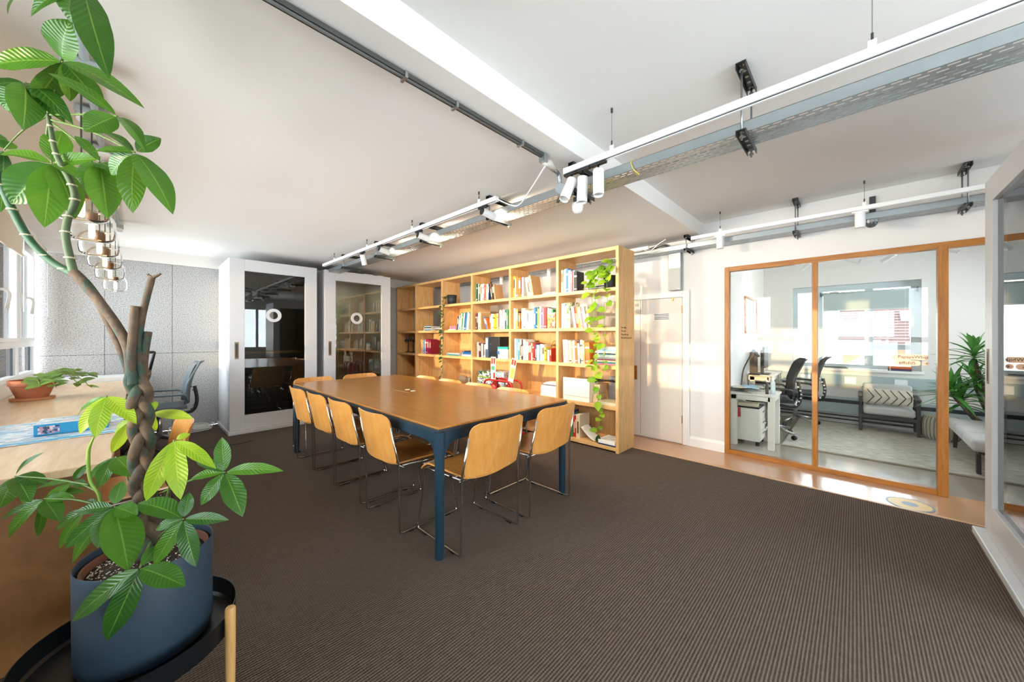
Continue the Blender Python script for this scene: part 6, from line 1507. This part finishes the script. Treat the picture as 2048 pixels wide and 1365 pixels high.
# framed panel on the left office wall, standing in for a window reflection
t = thing("reflection_frame", "narrow wood-framed panel standing in for a reflection on the left office wall", "picture", (6.2, 1.095, 1.35))
for b in ((5.75, 6.55, 1.08, 1.099, 1.32, 1.345), (5.75, 6.55, 1.08, 1.099, 1.805, 1.83), (5.75, 5.775, 1.08, 1.099, 1.345, 1.805), (6.525, 6.55, 1.08, 1.099, 1.345, 1.805)): MB().box(*b).build("frame_bar", OAKF, t, bevel=0.002)
MB().box(5.775, 6.525, 1.09, 1.099, 1.345, 1.805).build("print", printed("soft_reflection", ["#E6E2D8", "#DFD9CB", "#C9CFC9", "#E9E5DC"], (4, 4, 4)), t)
# office ceiling track with spots
track(5.5, -1.5, 1.0, 2.235, (-1.2, 0.8), lambda y: 2.46, "white lighting track on the office ceiling")
for k, y in enumerate((0.40, 0.06, -0.29, -0.63)):
    spotlight(5.5, y, 2.235, (5.2 if k % 2 else 6.0, y + (0.6 if k in (0, 2) else -0.8), 1.75), ["glowing office spotlight behind the narrow pane", "white office spotlight left of the blind, behind the wide pane", "glowing office spotlight above the blind", "white office spotlight behind the oak door post"][k], k in (0, 2), 5, blackneck=False, drop=0.09, size=90)
# ================================================================== OUTSIDE THE OFFICE WINDOW
BRICK = mat("pale_stock_brick", "#7A614A", 0.9, vary=0.2, vscale=9); TILE = mat("brown_roof_tile", "#4A3734", 0.85, vary=0.2, vscale=8)
hs = thing("tiled_house", "brick house with a brown tiled roof outside the office window", "building", (17.5, -1.6, -5))
MB().box(16.2, 22.0, -6.5, 0.30, -5.0, 1.0).build("brick_wall", BRICK, hs)
m = MB(); nrow = 18
for k in range(nrow):     # stepped tile courses
    f0, f1 = k / nrow, (k + 1) / nrow
    xa, xb_ = 15.9 + 3.1 * f0, 15.9 + 3.1 * f1; za, zb_ = 0.95 + 1.7 * f0, 0.95 + 1.7 * f1
    m.add([(xa, -6.6, za + 0.05), (xa, 0.42, za + 0.05), (xb_, 0.42, zb_ + 0.005), (xb_, -6.6, zb_ + 0.005), (xa, -6.6, za), (xa, 0.42, za)], [(0, 1, 2, 3), (0, 4, 5, 1)])
m.add([(19.0, -6.6, 2.65), (19.0, 0.42, 2.65), (22.1, 0.42, 0.95), (22.1, -6.6, 0.95)], [(0, 1, 2, 3)])
rf = m.build("tile_roof", TILE, hs)
MB().box(15.85, 15.95, -6.6, 0.42, 0.86, 0.98).build("gutter", mat("dark_gutter", "#3C3F40", 0.5), rf)
for y in (-0.28, -1.30):
    c_ = Vector((17.55, y, 1.95)); sk_ = MB().obox(c_, (0.62, 0.42, 0.07), (0, -math.atan(1.7 / 3.1), 0)).build("skylight", WHITE, rf, bevel=0.01)
    MB().obox(c_ + Vector((-0.02, 0, 0.04)), (0.50, 0.32, 0.03), (0, -math.atan(1.7 / 3.1), 0)).build("skylight_pane", mat("sky_glass", "#E8F0F4", 0.05), sk_)
MB().box(16.17, 16.2, -1.9, -1.2, -1.2, 0.2).build("window", WHITE, hs)
wh = thing("pale_house", "pale rendered house beyond the left part of the office window", "building", (14.5, 2.2, -5))
MB().box(14.0, 15.8, 0.55, 5.0, -5, 2.6).build("wall", mat("pale_render", "#A39C90", 0.9, vary=0.05), wh)
MB().prism([(0.35, 2.6), (5.2, 2.6), (2.8, 4.2)], 'x', 13.9, 15.84).build("roof", TILE, wh)
for y in (0.9, 2.2, 3.4):
    for z in (-1.2, 0.8): o = MB().box(13.97, 14.0, y, y + 0.7, z, z + 1.0).build("window", WHITE, wh); MB().box(13.95, 13.97, y + 0.07, y + 0.63, z + 0.07, z + 0.93).build("pane", mat("sky_glass"), o)
gb = thing("gabled_bay", "white gabled bay roof just outside the office window", "building", (10.5, -0.35, -5))
MB().prism([(-0.63, 0.55), (-0.13, 1.06), (0.12, 0.78)] if False else [(0.16, 0.60), (-0.31, 0.99), (-0.66, 0.62)], 'x', 10.0, 11.2).build("gable", mat("white_render", "#F2F1EE", 0.9), gb)
for a, b in (((0.22, 0.57), (-0.31, 1.03)), ((-0.31, 1.03), (-0.72, 0.59))):
    MB().tube([(9.97, a[0], a[1]), (9.97, b[0], b[1])], 0.035, 4).build("barge_board", mat("slate_trim", "#8E9CA6", 0.7), gb)
MB().box(10.02, 11.2, -0.66, 0.16, -5, 0.60).build("bay_wall", BRICK, gb)
# clean up the helper property
for o in bpy.data.objects:
    if "_base" in o: del o["_base"]
